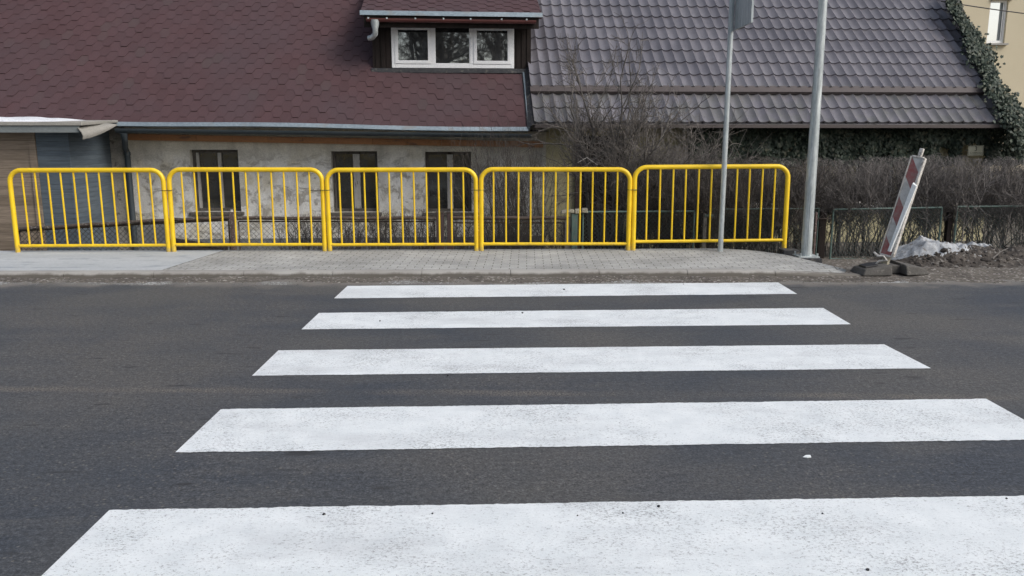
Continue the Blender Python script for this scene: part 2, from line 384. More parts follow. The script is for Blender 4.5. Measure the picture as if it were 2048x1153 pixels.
def segs(nodes, r0, r1):
    K, n = nodes.shape[:2]; t = np.linspace(0, 1, n)
    r0 = np.broadcast_to(np.asarray(r0, float), (K,)); r1 = np.broadcast_to(np.asarray(r1, float), (K,))
    rad = r0[:, None] * (1 - t) + r1[:, None] * t
    return nodes, rad
def tubes_mesh(name, chains, sides=3):
    V = []; Fc = []; off = 0
    for nodes, rad in chains:
        K, n = nodes.shape[:2]
        T = np.empty_like(nodes); T[:, 1:-1] = nodes[:, 2:] - nodes[:, :-2]; T[:, 0] = nodes[:, 1] - nodes[:, 0]; T[:, -1] = nodes[:, -1] - nodes[:, -2]
        T = unit(T); ref = np.where(np.abs(T[..., 2:3]) > .9, np.array([1., 0, 0]), np.array([0, 0, 1.]))
        A = unit(np.cross(T, ref)); B = np.cross(T, A)
        ang = np.arange(sides) * 2 * math.pi / sides
        ring = nodes[:, :, None] + rad[:, :, None, None] * (A[:, :, None] * np.cos(ang)[None, None, :, None] + B[:, :, None] * np.sin(ang)[None, None, :, None])
        V.append(ring.reshape(-1, 3))
        idx = np.arange(K * n * sides).reshape(K, n, sides) + off
        a = idx[:, :-1]; b = idx[:, 1:]
        f = np.stack([a, np.roll(a, -1, 2), np.roll(b, -1, 2), b], -1).reshape(-1, 4); Fc.append(f); off += K * n * sides
    me = fast_mesh(name, np.concatenate(V), np.concatenate(Fc)); return me
def leaves_mesh(name, P, Nrm, size):
    K = len(P); Nrm = unit(Nrm); down = np.array([0, 0, -1.]) + rng.normal(0, .45, (K, 3)); down = unit(down - Nrm * (down * Nrm).sum(-1, keepdims=True)); side = np.cross(Nrm, down)
    s = size[:, None]; bend = Nrm * s * .18
    v0 = P - down * s * .35; v1 = P + side * s * .5 - bend; v2 = P + down * s * .65 - bend * .5; v3 = P - side * s * .5 - bend
    v4 = P - down * s * .55 + side * s * .3; v5 = P - down * s * .55 - side * s * .3
    V = np.stack([v0, v4, v1, v2, v3, v5], 1).reshape(-1, 3); b = np.arange(K)[:, None] * 6
    f = np.concatenate([b + np.array([0, 1, 2, 3]), b + np.array([0, 3, 4, 5])]); return fast_mesh(name, V, f)
def shift(me, parent):
    inv = wm(parent).inverted(); me.transform(inv); return me

# ------------------------------------------------------------------ ground, road, pavement
def sm(a, b, x):
    t = min(1, max(0, (x - a) / (b - a))); return t * t * (3 - 2 * t)
KX = Pz(1690, 545, .02).x
def ground(x, y):
    if y < 4:
        z = -.08 if y > -1.6 else -.08 + .2 * sm(-1.6, -2.2, y) if False else (-.08 if y > -1.6 else -.08 + .2 * (1 - sm(-2.4, -1.6, y)))
        return z
    nz = mnoise.fractal(Vector((x * 3, y * 3, 0)), 1, 2, 4) * .022 + mnoise.noise(Vector((x * 14, y * 14, 3))) * .008
    edge = 8.84 + .10 * mnoise.noise(Vector((x * .8, 0, 7)))
    z = -.08 + sm(edge - .35, edge + .02, y) * .085
    w = sm(edge - .2, edge + .1, y); z += nz * w * .8
    rt = sm(3.35, 4.3, x)
    drop = (1 - rt) * .48 * sm(10.95, 11.5, y) + rt * (.03 * sm(9.6, 10.4, y) + .12 * sm(10.5, 11.3, y) + .15 * sm(11.6, 12.5, y))
    return z - drop
xs = list(np.concatenate([[-400, -150, -60, -30, -18, -13], np.arange(-10.5, 10.5, .06), [11, 13, 18, 30, 60, 150, 400]]))
ys = list(np.concatenate([[-400, -120, -40, -20, -10, -6, -4, -3, -2.4, -2, -1.6, -1, 4, 8, 8.5], np.arange(8.55, 12.0, .055), [12.3, 12.8, 13.5, 15, 20, 30, 60, 150, 400]]))
gv = [(x, y, ground(x, y)) for y in ys for x in xs]; nx = len(xs)
gf = [(j * nx + i, j * nx + i + 1, (j + 1) * nx + i + 1, (j + 1) * nx + i) for j in range(len(ys) - 1) for i in range(nx - 1)]
g = MB(); g.v = gv; g.f = gf; struct(g.build('ground', 'dirt', smooth=True))

rd = MB()
rx = [-120, -40, -12, -6, 0, 6, 12, 40, 120]
for a, b in zip(rx, rx[1:]): rd.quad((a, -1.6, 0), (b, -1.6, 0), (b, 9.0, 0), (a, 9.0, 0))
road = struct(rd.build('road', 'asphalt'))
stripes = [((695, 573), (1556, 566), (1594, 589), (668, 598), 'farthest white crossing stripe, thin and clean'),
           ((638, 627), (1646, 617), (1702, 650), (603, 660), 'second farthest white crossing stripe'),
           ((557, 702), (1768, 690), (1862, 738), (504, 753), 'middle white crossing stripe with speckled lower edge'),
           ((442, 820), (1972, 799), (2118, 880), (350, 907), 'broad white crossing stripe next to the nearest one'),
           ((219, 1022), (2311, 989), (2600, 1151), (44, 1192), 'nearest and widest white crossing stripe with grey smudges')]
for tl, tr, brc, bl, lb in stripes:
    A, B, Cc, D = [Pz(*q) for q in (tl, tr, brc, bl)]; m = MB(); N = 300; top = []; bot = []
    for i in range(N + 1):
        t = i / N; e = lambda k: mnoise.noise(Vector((t * 25, k, A.y))) * .006 + mnoise.noise(Vector((t * 220, k, A.y))) * .006
        a = A.lerp(B, t); d = D.lerp(Cc, t); top.append((a.x, a.y + e(1), .004)); bot.append((d.x, d.y + e(2), .004))
    vs = bot + top; m.add(vs, [(i, i + 1, N + 2 + i, N + 1 + i) for i in range(N)])
    s = m.build('crossing_stripe', 'paint', road); s['label'] = lb
m = MB(); y0 = Pz(600, 571).y; y1 = Pz(600, 564.5).y
m.quad((-40, y0, .003), (-1.8, y0, .003), (-1.8, y1, .003), (-40, y1, .003)); m.quad((-1.4, y0 + .05, .003), (2.4, y0 + .10, .003), (2.4, y1 + .10, .003), (-1.4, y1 + .05, .003))
m.quad((2.6, y0 + .10, .003), (40, y0 + .25, .003), (40, y1 + .2, .003), (2.6, y1 + .08, .003))
s = m.build('edge_line', 'worn', road); s['label'] = 'worn white edge line'

# kerb
def kerb_front(x):
    return 9.18 + .012 * x + (0 if x < 3 else -.03 * (x - 3))
def kerb_top(x): return .054 * (1 - sm(2.6, 4.2, x)) + .012
kb = MB(); x = -60.0
while x < 4.25:
    x1 = min(x + (.995 if x > -14 else 9.995), 4.25); st = 4
    prof = lambda q: [(kerb_front(q) - .012, -.1), (kerb_front(q) - .004, max(kerb_top(q) - .03, -.02)), (kerb_front(q) + .012, kerb_top(q) - .008), (kerb_front(q) + .035, kerb_top(q)), (kerb_front(q) + .115, kerb_top(q)), (kerb_front(q) + .12, -.1)]
    vs = []; fs = []
    for i in range(st + 1):
        q = x + (x1 - x) * i / st; vs += [(q, yy, zz) for yy, zz in prof(q)]
    for i in range(st):
        fs += [(i * 6 + k, (i + 1) * 6 + k, (i + 1) * 6 + k + 1, i * 6 + k + 1) for k in range(5)]
    fs += [(0, 1, 2, 3, 4, 5), tuple(st * 6 + k for k in (5, 4, 3, 2, 1, 0))]
    kb.add(vs, fs); x = x1 + .006
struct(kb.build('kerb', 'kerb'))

# pavement (slab at the left, bricks at the right)
SZ = .064
bk = [Pz(31, 502, SZ), Pz(343, 501, SZ), Pz(655, 500, SZ), Pz(958, 499, SZ), Pz(1261, 498, SZ), Pz(1441, 497, SZ), Pz(1505, 501, SZ), Pz(1567, 508.5, SZ), Pz(1610, 520, SZ - .01), Pz(1650, 533, SZ - .03), Pz(1695, 545.5, .03)]
def back_y(x):
    if x <= bk[0].x: return bk[0].y + (x - bk[0].x) * .02
    for a, b in zip(bk, bk[1:]):
        if x <= b.x: return a.y + (b.y - a.y) * (x - a.x) / (b.x - a.x)
    return bk[-1].y
def pav_z(x, t): return min(SZ, kerb_top(x) - .004 + .012 * 0) if t < .02 else min(SZ, kerb_top(x) - .004 + (SZ - kerb_top(x)) * t * .9 + .004)
d0 = Pz(330, 538, SZ); d1 = Pz(445, 503, SZ)
def pave(name, mat, xa, xb, za=0):
    m = MB(); nxx = 90; ny = 8; vs = []; fs = []
    for i in range(nxx + 1):
        for j in range(ny + 1):
            t = j / ny; a, b = xa(t), xb(t); q = a + (b - a) * (i / nxx)
            yf = kerb_front(q) + .122; yb = max(back_y(q), yf + .002); vs.append((q, yf + (yb - yf) * t, pav_z(q, t) + za))
    W = ny + 1
    fs = [(i * W + j, (i + 1) * W + j, (i + 1) * W + j + 1, i * W + j + 1) for i in range(nxx) for j in range(ny)]
    k = len(vs)
    for i in range(nxx + 1):
        v = vs[i * W + ny]; vs.append((v[0], v[1], v[2] - .3))
    fs += [(i * W + ny, (i + 1) * W + ny, k + i + 1, k + i) for i in range(nxx)]
    m.add(vs, fs); return struct(m.build(name, mat, smooth=False))
diag = lambda t: d0.x + (d1.x - d0.x) * t
pave('pavement', 'concrete', lambda t: -60 if False else -14, lambda t: diag(t) - .006)
pave('pavement_bricks', 'pavers', lambda t: diag(t) + .006, lambda t: bk[-1].x)
# far kerbside behind the camera
m = MB(); m.box((-60, -1.75, -.1), (60, -1.6, .10)); m.box((-60, -3.4, -.1), (60, -1.755, .09)); struct(m.build('footpath', 'pavers'))

# ------------------------------------------------------------------ barriers
BZ = SZ
bp = [(31, 505), (343, 503.6), (655, 502.4), (958, 501.8), (1261, 501)]
BP = [Pz(u, v, BZ) for u, v in bp]; BP.append(Py(1572.5, 505, BP[-1].y + .10))
WB = 2.0; TR = .03
def make_barrier():
    r = thing('barrier', '', 'barrier'); hw = WB / 2 - TR - .003; ht = 1.095 - TR; cr = .15
    path = [(-hw, 0, -.12), (-hw, 0, .3), (-hw, 0, ht - cr)]
    for k in range(1, 9): a = math.pi / 2 * k / 8; path.append((-hw + cr - cr * math.cos(a), 0, ht - cr + cr * math.sin(a)))
    path += [(0, 0, ht)] + [(-p[0], 0, p[2]) for p in reversed(path)]
    MB().tube(path, TR, 14).build('frame', 'yellow', r, True, local=True)
    MB().tube([(-hw + .02, 0, .088), (hw - .02, 0, .088)], .021, 12, False).build('bottom_rail', 'yellow', r, True, local=True)
    for k in range(11):
        xx = -hw + (k + 1) * 2 * hw / 12
        j = random.uniform(-.004, .004)
        MB().tube([(xx, 0, .088), (xx + j, 0, ht)], .0115, 8, False).build('upright_bar', 'yellow', r, True, local=True)
    return r
blabels = ['yellow tubular barrier standing in front of the blue and brown shed', 'yellow tubular barrier before the old wall beside the downpipe and single window',
           'yellow tubular barrier in front of two old windows and the low hedge', 'yellow tubular barrier in front of the grey bush and green gate pillar',
           'yellow tubular barrier behind the sign pole, with the raised free end']
proto = make_barrier(); barriers = []
for i in range(5):
    o = proto if i == 0 else copy_tree(proto)
    a, b = BP[i], BP[i + 1]; o.location = ((a.x + b.x) / 2, (a.y + b.y) / 2, BZ - .004 + (.035 if i == 4 else 0.004 * (i % 2)))
    o.rotation_euler = ((.006, -.008, .004, .010, -.005)[i], (-.004 if i == 4 else (0, .002, -.002, .0015, 0)[i]), math.atan2(b.y - a.y, b.x - a.x)); o.scale = ((b - a).length / WB, 1, 1)
    tag(o, blabels[i], 'barrier', 'yellow barriers along the pavement'); barriers.append(o)
ties = [('black cable tie with long tail joining the barriers at the old wall', -.10), ('black cable tie joining the shed barrier to its neighbour', .0),]
tl = ['black cable tie joining the barrier by the shed to the next', 'black cable tie with a long tail beside the old double window', 'black cable tie with short tail beside the grey bush', 'black cable tie beside the dark porch, right of the green pillar']
for i in range(1, 5):
    p = BP[i] + Vector((0, 0, .80)); ang = math.atan2(BP[i + 1].y - BP[i - 1].y, BP[i + 1].x - BP[i - 1].x)
    loop = []
    for k in range(24):
        a = 2 * math.pi * k / 24; loop.append((p.x + math.cos(a) * (TR + .006) + (TR if math.cos(a) > 0 else -TR), p.y + math.sin(a) * (TR + .005), p.z))
    m = MB().tube(loop, .0045, 6, closed=True)
    tail = [.03, .12, .03, .05][i - 1]; sgn = -1 if i != 4 else 1
    m.tube([(p.x + sgn * (TR * 2), p.y - TR - .006, p.z), (p.x + sgn * (TR * 2 + tail), p.y - TR - .03, p.z - .004)], .0035, 5)
    tag(m.build('cable_tie', 'black', smooth=True), tl[i - 1], 'cable tie', 'cable ties joining the barriers')

# ------------------------------------------------------------------ sign pole, lamp post
p = Pz(1440.5, 503, SZ); t = thing('sign_pole', 'slim grey galvanised sign pole standing on the paving in front of a yellow barrier', 'sign pole', p)
MB().tube([(0, 0, -.1), (0, 0, 3.75)], .034, 14).build('pole', 'galv', t, True, local=True)
zb = Py(1464, 62, p.y).z - p.z
MB().tube([(0, 0, zb + .10), (0, 0, zb + .115)], .039, 14).build('clamp', 'galv', t, True, local=True)
# plate edge-on to the camera, its grey back to the left, folded rim
m = MB(); x0 = .045; ya, yb = .02, -.80
m.box((x0, yb, zb), (x0 + .003, ya, zb + .9)); m.box((x0 - .022, yb - .003, zb), (x0 + .002, yb, zb + .9)); m.box((x0 - .022, yb, zb - .003), (x0 + .002, ya, zb - .0005)); m.box((x0 - .022, yb, zb + .9), (x0 + .002, ya, zb + .903))
m.build('sign_plate', 'galv', t, local=True)

p = Pz(1612, 512, .06); t = thing('lamp_post', 'tall thick grey galvanised lamp post on a dark block beside the paving end', 'lamp post', p)
MB().tube([(0, 0, .0), (0, 0, 1.5), (0, 0, 4), (0, 0, 8)], [.067, .060, .047, .034], 20).build('pole', 'galv', t, True, local=True)
MB().box((-.012, -.069, .02), (.004, -.0655, .9)).build('seam', 'galv', t, local=True)
m = MB().box((-.13, -.13, -.012), (.13, .13, .006)); m.build('base_plate', 'galv', t, local=True, bevel=.003)
for sx in (-1, 1):
    for sy in (-1, 1): MB().tube([(sx * .105, sy * .105, .0), (sx * .105, sy * .105, .045)], .012, 6).build('bolt', 'galv', t, local=True)
MB().tube([(0, 0, 7.95), (0, -.5, 8.15), (0, -1.3, 8.2)], .03, 10).build('arm', 'galv', t, True, local=True)
MB().box((-.13, -1.85, 8.15), (.13, -1.25, 8.26)).build('lamp_head', 'galv', t, local=True, bevel=.03)
m = MB().hexa([(-.22, -.17, -.4), (.17, -.17, -.4), (.17, .2, -.4), (-.22, .2, -.4)], [(-.17, -.15, -.013), (.155, -.155, -.013), (.155, .18, -.013), (-.17, .18, -.013)])
m.build('foundation', 'bitumen', t, local=True, bevel=.012)
q = Pz(1588, 506, .06); m = MB().hexa([q + Vector((-.16, 0, -.3)), q + Vector((.1, 0, -.3)), q + Vector((.1, .25, -.3)), q + Vector((-.16, .25, -.3))], [q + Vector((-.13, .02, .03)), q + Vector((.08, .01, .035)), q + Vector((.08, .23, .03)), q + Vector((-.13, .23, .03))])
tag(m.build('broken_slab', 'bitumen', bevel=.012), 'dark broken slab lying just left of the lamp post base', 'slab')

# ------------------------------------------------------------------ delineator board
foot = Pz(1778, 543, .03)
t = thing('delineator_board', 'leaning red and white construction board on a rubber foot by the dirt', 'construction board', foot, R(6))
def fp(x, y, z): return (x, y, z)
for nm, x0, x1, out in (('a', -.40, -.07, -1), ('b', .10, .40, 1)):
    m = MB(); xo = x0 if out < 0 else x1; xi = x1 if out < 0 else x0
    m.hexa([(xo, -.16, -.02), (xi, -.20, -.02), (xi, .20, -.02), (xo, .16, -.02)] if out < 0 else [(xi, -.20, -.02), (xo, -.16, -.02), (xo, .16, -.02), (xi, .20, -.02)],
           [(xo + .04, -.13, .05), (xi, -.17, .095), (xi, .17, .095), (xo + .04, .13, .05)] if out < 0 else [(xi, -.17, .095), (xo - .04, -.13, .05), (xo - .04, .13, .05), (xi, .17, .115)])
    m.build('foot_block', 'rubber', t, local=True, bevel=.012)
m = MB().hexa([(-.34, -.09, .062), (-.20, -.11, .085), (-.20, .07, .085), (-.34, .07, .062)], [(-.335, -.085, .074), (-.205, -.105, .098), (-.205, .065, .098), (-.335, .065, .074)])
m.build('grip_recess', 'black', t, local=True)
MB().box((-.08, -.05, -.02), (.11, .15, .075)).build('foot_bridge', 'rubber', t, local=True, bevel=.008)
# board frame of reference: leaning to the right
L0 = Py(1772, 520, foot.y + .02) - foot; L1 = Py(1841, 308, foot.y + .02) - foot
rzi = Matrix.Rotation(-R(6), 3, 'Z'); L0 = rzi @ L0; L1 = rzi @ L1
axis = (L1 - L0).normalized(); face_n = Vector((-.80, -.60, 0)); face_n = (face_n - axis * face_n.dot(axis)).normalized(); wid = axis.cross(face_n).normalized()
if wid.x < 0: wid = -wid
Mb = Matrix((wid, face_n * -1, axis)).transposed().to_4x4(); Mb.translation = L0
LB = (L1 - L0).length
def bb(m, a, b):
    x0, y0, z0 = a; x1, y1, z1 = b; k = MB().box(a, b); m.add([Mb @ Vector(v) for v in k.v], k.f)
def brd(name, mat, *boxes, bevel=0):
    me = MB()
    for a, b in boxes: me.box(a, b)
    o = me.build(name, mat, t, local=True, bevel=bevel); o.matrix_basis = Mb; return o
brd('board', 'bands', ((-.075, -.012, .06), (.050, .012, LB - .05)))
brd('rim', 'offwhite', ((-.090, -.024, .05), (-.0755, .024, LB - .04)), ((.0505, -.036, .05), (.078, .026, LB - .04)), ((-.0755, -.023, LB - .0495), (.0505, .023, LB - .03)), ((-.0755, -.023, .035), (.0505, .023, .0595)), bevel=.006)
brd('post_stub', 'offwhite', ((-.02, -.02, LB - .029), (.022, .02, LB + .06)), bevel=.005)
brd('post_foot', 'brick', ((-.035, -.03, -.16), (.035, .03, .0345)))
m = MB(); m.hexa([(.0, -.05, .10), (.035, -.058, .10), (.045, -.037, .10), (.01, -.037, .10)], [(.035, -.060, .90), (.092, -.060, .88), (.09, -.037, .88), (.04, -.037, .92)])
o = m.build('reflective_strip', 'brightwhite', t, local=True, bevel=.006); o.matrix_basis = Mb
m = MB(); m.tube([(-.14, -.05, .05), (-.08, -.055, .02), (-.02, -.05, .035), (.03, -.045, .0), (-.05, -.05, -.03), (-.10, -.05, -.12)], [.012, .016, .014, .012, .012, .008], 7)
o = m.build('knotted_tape', 'offwhite', t, True, local=True); o.matrix_basis = Mb

# ------------------------------------------------------------------ houses: common frame
HY = R(4); HO = Vector((0, 14, 0)); hx = Vector((math.cos(HY), math.sin(HY), 0)); hn = Vector((-math.sin(HY), math.cos(HY), 0))
def hl(u, v, off=0.0):      # pixel -> (x, z) on the facade plane shifted by off into the house
    d = ray(u, v); P0 = HO + hn * off; t = (P0 - CAM).dot(hn) / d.dot(hn); q = CAM + d * t - HO
    return Vector((q.dot(hx), off, q.z))
def to_world(v): return HO + hx * v[0] + hn * v[1] + Vector((0, 0, v[2]))
def holes_wall(m, x0, x1, z0, ztop, holes, depth=.20, y=0.0):
    xc = sorted({x0, x1, *[h[0] for h in holes], *[h[1] for h in holes]}); zc = sorted({z0, *[h[2] for h in holes], *[h[3] for h in holes]}) + [None]
    for a, b in zip(xc, xc[1:]):
        for c, d in zip(zc, zc[1:]):
            mx = (a + b) / 2; mz = None if d is None else (c + d) / 2
            if mz is not None and any(h[0] < mx < h[1] and h[2] < mz < h[3] for h in holes): continue
            da, db = (ztop(a), ztop(b)) if d is None else (d, d)
            m.quad((a, y, c), (b, y, c), (b, y, db), (a, y, da))
    for a, b, c, d in holes:
        m.quad((a, y, c), (a, y, d), (a, y + depth, d), (a, y + depth, c)); m.quad((b, y, d), (b, y, c), (b, y + depth, c), (b, y + depth, d))
        m.quad((a, y, d), (b, y, d), (b, y + depth, d), (a, y + depth, d)); m.quad((b, y, c), (a, y, c), (a, y + depth, c), (b, y + depth, c))

PIT = R(41); cs, sn = math.cos(PIT), math.sin(PIT)
# ---- left house
LH = thing('old_house', 'low old house with red-brown shingle roof, dormer and crumbling pale wall', 'house', HO, HY)
EO = -.50
e0 = hl(110, 244, EO); e1 = hl(1050, 258, EO)
ez = lambda x: e0.z + (e1.z - e0.z) * (x - e0.x) / (e1.x - e0.x) + .012 * math.sin(x * 1.3)
XL = -13.0; XR = hl(1056, 250, EO).x; XWR = hl(1092, 300).x; XWL = hl(224, 300).x
wz = lambda x: ez(x) + .30
wins = [(hl(383, 360).x, hl(479, 360).x, hl(430, 424).z, hl(430, 300).z), (hl(664, 360).x, hl(756, 360).x, hl(700, 425).z, hl(700, 303).z), (hl(851, 360).x, hl(943, 360).x, hl(900, 425).z, hl(900, 304).z)]
m = MB(); holes_wall(m, XL, XWR, -1.0, wz, wins); m.quad((XWR, 0, -1), (XWR, 7, -1), (XWR, 7, wz(XWR)), (XWR, 0, wz(XWR)))
m.quad((XL, 7, -1), (XL, 0, -1), (XL, 0, wz(XL)), (XL, 7, wz(XL))); m.quad((XWR, 7, -1), (XL, 7, -1), (XL, 7, wz(XL)), (XWR, 7, wz(XWR)))
gr_top = 4.6
m.quad((XWR, 0, wz(XWR)), (XWR, 7, wz(XWR)), (XWR, 3.5, gr_top))
m.build('wall', 'stucco', LH, local=True)
MB().box((XWL + .02, -.03, -1), (XWR - .02, -.002, hl(430, 478).z)).build('plinth', 'plinth', LH, local=True, bevel=.006)
MB().box((XWL + .23, -.045, -1), (hl(337, 430).x, -.031, hl(300, 447).z)).build('plinth', 'plinth', LH, local=True, bevel=.006)
MB().box((XWL - .02, -.05, -1), (XWL + .22, -.003, wz(XWL))).build('pilaster', 'stucco_grey', LH, local=True)
# windows
for k, (a, b, c, d) in enumerate(wins):
    fw = .05; m = MB(); y0, y1 = .135, .18
    m.box((a + .002, y0, c + .002), (a + fw, y1, d - .002)); m.box((b - fw, y0, c + .002), (b - .002, y1, d - .002)); m.box((a + fw + .001, y0 + .003, d - fw), (b - fw - .001, y1, d - .002)); m.box((a + fw + .001, y0 + .003, c + .002), (b - fw - .001, y1, c + fw))
    f = m.build('window', 'frameold', LH, local=True, bevel=.004)
    xm = [hl(436, 340).x, hl(711.5, 340).x, hl(900, 340).x][k]; mw = [.028, .055, .05][k]
    MB().box((xm - mw, y0 - .012, c + fw), (xm + mw, y1 - .004, d - fw)).build('mullion', 'palewood', f, local=True, bevel=.004)
    MB().box((a + .003, y1 + .001, c + .003), (b - .003, y1 + .006, d - .003)).build('pane', 'glass_old', f, local=True)
    if k == 0: MB().box((a + fw + .01, y0 - .004, c + fw), (a + fw + .05, y1, d - fw)).build('sash_edge', 'palewood', f, local=True)
    MB().box((a - .06, -.06, c - .055), (b + .05, y0 - .002, c - .002)).build('sill', 'frameold', f, local=True, bevel=.008)
# timber under the eave
m = MB(); xa, xb = hl(250, 270, -.04).x, XWR - .05; n_ = 12
za = lambda x: hl(250, 268, -.05).z + (hl(950, 281, -.05).z - hl(250, 268, -.05).z) * (x - xa) / (hl(950, 281, -.05).x - xa)
for i in range(n_):
    p0 = xa + (xb - xa) * i / n_; p1 = xa + (xb - xa) * (i + 1) / n_ - .004
    m.hexa([(p0, -.06, za(p0) - .10), (p1, -.06, za(p1) - .10), (p1, -.002, za(p1) - .10), (p0, -.002, za(p0) - .10)], [(p0, -.06, za(p0)), (p1, -.06, za(p1)), (p1, -.002, za(p1)), (p0, -.002, za(p0))])
m.build('eave_timber', 'orange', LH, local=True)
# soffit
m = MB(); m.quad((XL, EO + .03, ez(XL) - .05), (XWR, EO + .03, ez(XWR) - .05), (XWR, 0, ez(XWR) - .02), (XL, 0, ez(XL) - .02)); m.build('soffit', 'darkwood', LH, local=True)
# roof with hexagonal shingle tabs
RL = 5.6
def rp(x, s, h): return (x, EO + s * cs - h * sn, ez(x) + s * sn + h * cs)
def hex_roof(m, X0, X1, S0, S1, fn, e=.138, p=.288):
    r = 0; s = S0
    while s < S1:
        xx = X0 - p + (p / 2 if r % 2 else 0) + .01 * math.sin(r * 1.7)
        while xx < X1 + p:
            lf = random.uniform(-.002, .001) + (random.uniform(.002, .006) if random.random() < .2 else 0); j = random.uniform(-.006, .006)
            hgt = lambda tt: 0.008 * (1 - tt / (2 * e)) + .0025 + lf * (1 - tt / (2 * e))
            out = [(-p / 6, 0), (p / 6, 0), (p / 3, e), (p / 2, e), (p / 2, 2 * e + .02), (-p / 2, 2 * e + .02), (-p / 2, e), (-p / 3, e)]
            pts = [(min(max(xx + j + a, X0), X1), min(s + b, S1), hgt(b)) for a, b in out]
            if pts[3][0] - pts[6][0] > .02:
                vs = [fn(*q) for q in pts] + [fn(pts[k][0], pts[k][1], .001) for k in (7, 0, 1, 2)]
                m.add(vs, [(0, 1, 2, 3, 4, 5, 6, 7), (8, 9, 0, 7), (9, 10, 1, 0), (10, 11, 2, 1)])
            xx += p
        s += e; r += 1
m = MB(); hex_roof(m, -10.5, XR, .02, RL, rp)
for i in range(40):
    a, b = -10.5 + (XR + 10.5) * i / 40, -10.5 + (XR + 10.5) * (i + 1) / 40; m.quad(rp(a, .0, .003), rp(b, .0, .003), rp(b, .32, .003), rp(a, .32, .003))
m.quad(rp(XL, 0, -.04), rp(XR, 0, -.04), rp(XR, RL, -.04), rp(XL, RL, -.04))
rb = rp(XR, RL, 0); rbl = rp(XL, RL, 0); m.quad((XL, 7.5, ez(XL) + .0), rbl, rb, (XR, 7.5, ez(XR)))
roofL = m.build('roof', 'shingle', LH, local=True)
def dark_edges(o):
    o.data.materials.append(M['shingle_edge_shade'])
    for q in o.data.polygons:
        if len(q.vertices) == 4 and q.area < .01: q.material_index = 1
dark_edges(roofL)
# verge trim and dark wall strip
m = MB(); 
for s0, s1 in ((-.02, 1.55),): m.add([rp(XR + .002, s0, .035), rp(XR + .03, s0, .035), rp(XR + .03, s1, .035), rp(XR + .002, s1, .035), rp(XR + .002, s0, -.03), rp(XR + .03, s0, -.03), rp(XR + .03, s1, -.03), rp(XR + .002, s1, -.03)], [(0, 1, 2, 3), (4, 7, 6, 5), (0, 4, 5, 1), (1, 5, 6, 2), (2, 6, 7, 3), (3, 7, 4, 0)])
m.build('verge_trim', 'zinc', roofL, local=True)
m = MB(); n_ = 40
for i in range(n_):
    p0 = XL + (XR - XL) * i / n_; p1 = XL + (XR - XL) * (i + 1) / n_
    w0 = random.uniform(-.004, .004)
    m.quad((p0, EO - .035 + w0, ez(p0) - .035), (p1, EO - .035 + w0, ez(p1) - .035), rp(p1, .015, .022), rp(p0, .015, .022)); m.quad((p0, EO - .035 + w0, ez(p0) - .035), (p0, EO + .0, ez(p0) - .05), (p1, EO + .0, ez(p1) - .05), (p1, EO - .035 + w0, ez(p1) - .035))
m.build('drip_edge', 'zinc', roofL, local=True)
def halfpipe(m, pa, pb, r, k=10, th=.004, sag=None):
    a, b = Vector(pa), Vector(pb)
    N = 24
    rows = []
    for i in range(N + 1):
        q = a.lerp(b, i / N)
        for rr in (r, r - th):
            rows.append([(q.x, q.y - rr * math.cos(math.pi * j / k), q.z - rr * math.sin(math.pi * j / k)) for j in range(k + 1)])
    W = k + 1; vs = [v for rw in rows for v in rw]; fs = []
    for i in range(N):
        o0 = 2 * i * W; o1 = 2 * (i + 1) * W
        for j in range(k): fs += [(o0 + j, o1 + j, o1 + j + 1, o0 + j + 1), (o0 + W + j + 1, o1 + W + j + 1, o1 + W + j, o0 + W + j)]
        fs += [(o0, o0 + W, o1 + W, o1), (o0 + k, o1 + k, o1 + W + k, o0 + W + k)]
    fs += [tuple(range(W)), tuple(2 * N * W + j for j in range(k, -1, -1))]
    m.add(vs, fs)
m = MB(); gl = hl(232, 258, EO - .07); ga, gb = (gl.x, EO - .07, ez(gl.x) - .075), (XR + .05, EO - .07, ez(XR) - .085); halfpipe(m, ga, gb, .068)
gt = m.build('gutter', 'gutter', roofL, True, local=True)
m = MB()
# downpipe as a part of the house
dp = hl(256, 330, -.10); zt = hl(252, 268, -.10).z
gx = hl(247, 262, EO - .07).x; m.tube([(gx, EO - .07, zt + .02), (gx, EO - .05, zt - .07), (dp.x, -.16, zt - .22), (dp.x, -.09, zt - .30), (dp.x, -.09, zt - .6), (dp.x, -.09, -.9)], [.06, .045, .045, .045, .045, .045], 12)
m.tube([(dp.x, -.09, zt - .34), (dp.x, -.09, zt - .29)], .052, 12); m.build('downpipe', 'gutter', LH, True, local=True)
# dormer
def roof_hit(u, v):
    d = ray(u, v); o = CAM - HO; ol = Vector((o.dot(hx), o.dot(hn), o.z)); dl = Vector((d.dot(hx), d.dot(hn), d.z))
    lo, hi = 5.0, 40.0
    fn = lambda t: (ol.z + dl.z * t) - (ez(ol.x + dl.x * t) + (ol.y + dl.y * t - EO) * sn / cs)
    for _ in range(60):
        mid = (lo + hi) / 2
        if fn(mid) > 0: lo = mid
        else: hi = mid
    return ol + dl * lo
base = roof_hit(906, 143); DY = base.y
def dq(u, v, dy=0): return hl(u, v, DY + dy)
wx0, wx1, wzb, wzt = dq(783, 95).x, dq(1028, 95).x, dq(906, 137).z, dq(906, 50).z
cx0, cx1 = dq(745, 95).x, dq(1062, 95).x; ctz = dq(906, 38).z
m = MB(); holes_wall(m, cx0, cx1, wzb - .25, lambda x: ctz + .1, [(wx0, wx1, wzb, wzt)], .1, DY)
for xx, sgn in ((cx0, -1), (cx1, 1)):
    q = [(xx, DY, wzb - .25), (xx, DY + 1.4, wzb - .25), (xx, DY + 1.4, ctz + .5), (xx, DY, ctz + .1)]
    m.quad(*(q if sgn > 0 else q[::-1]))
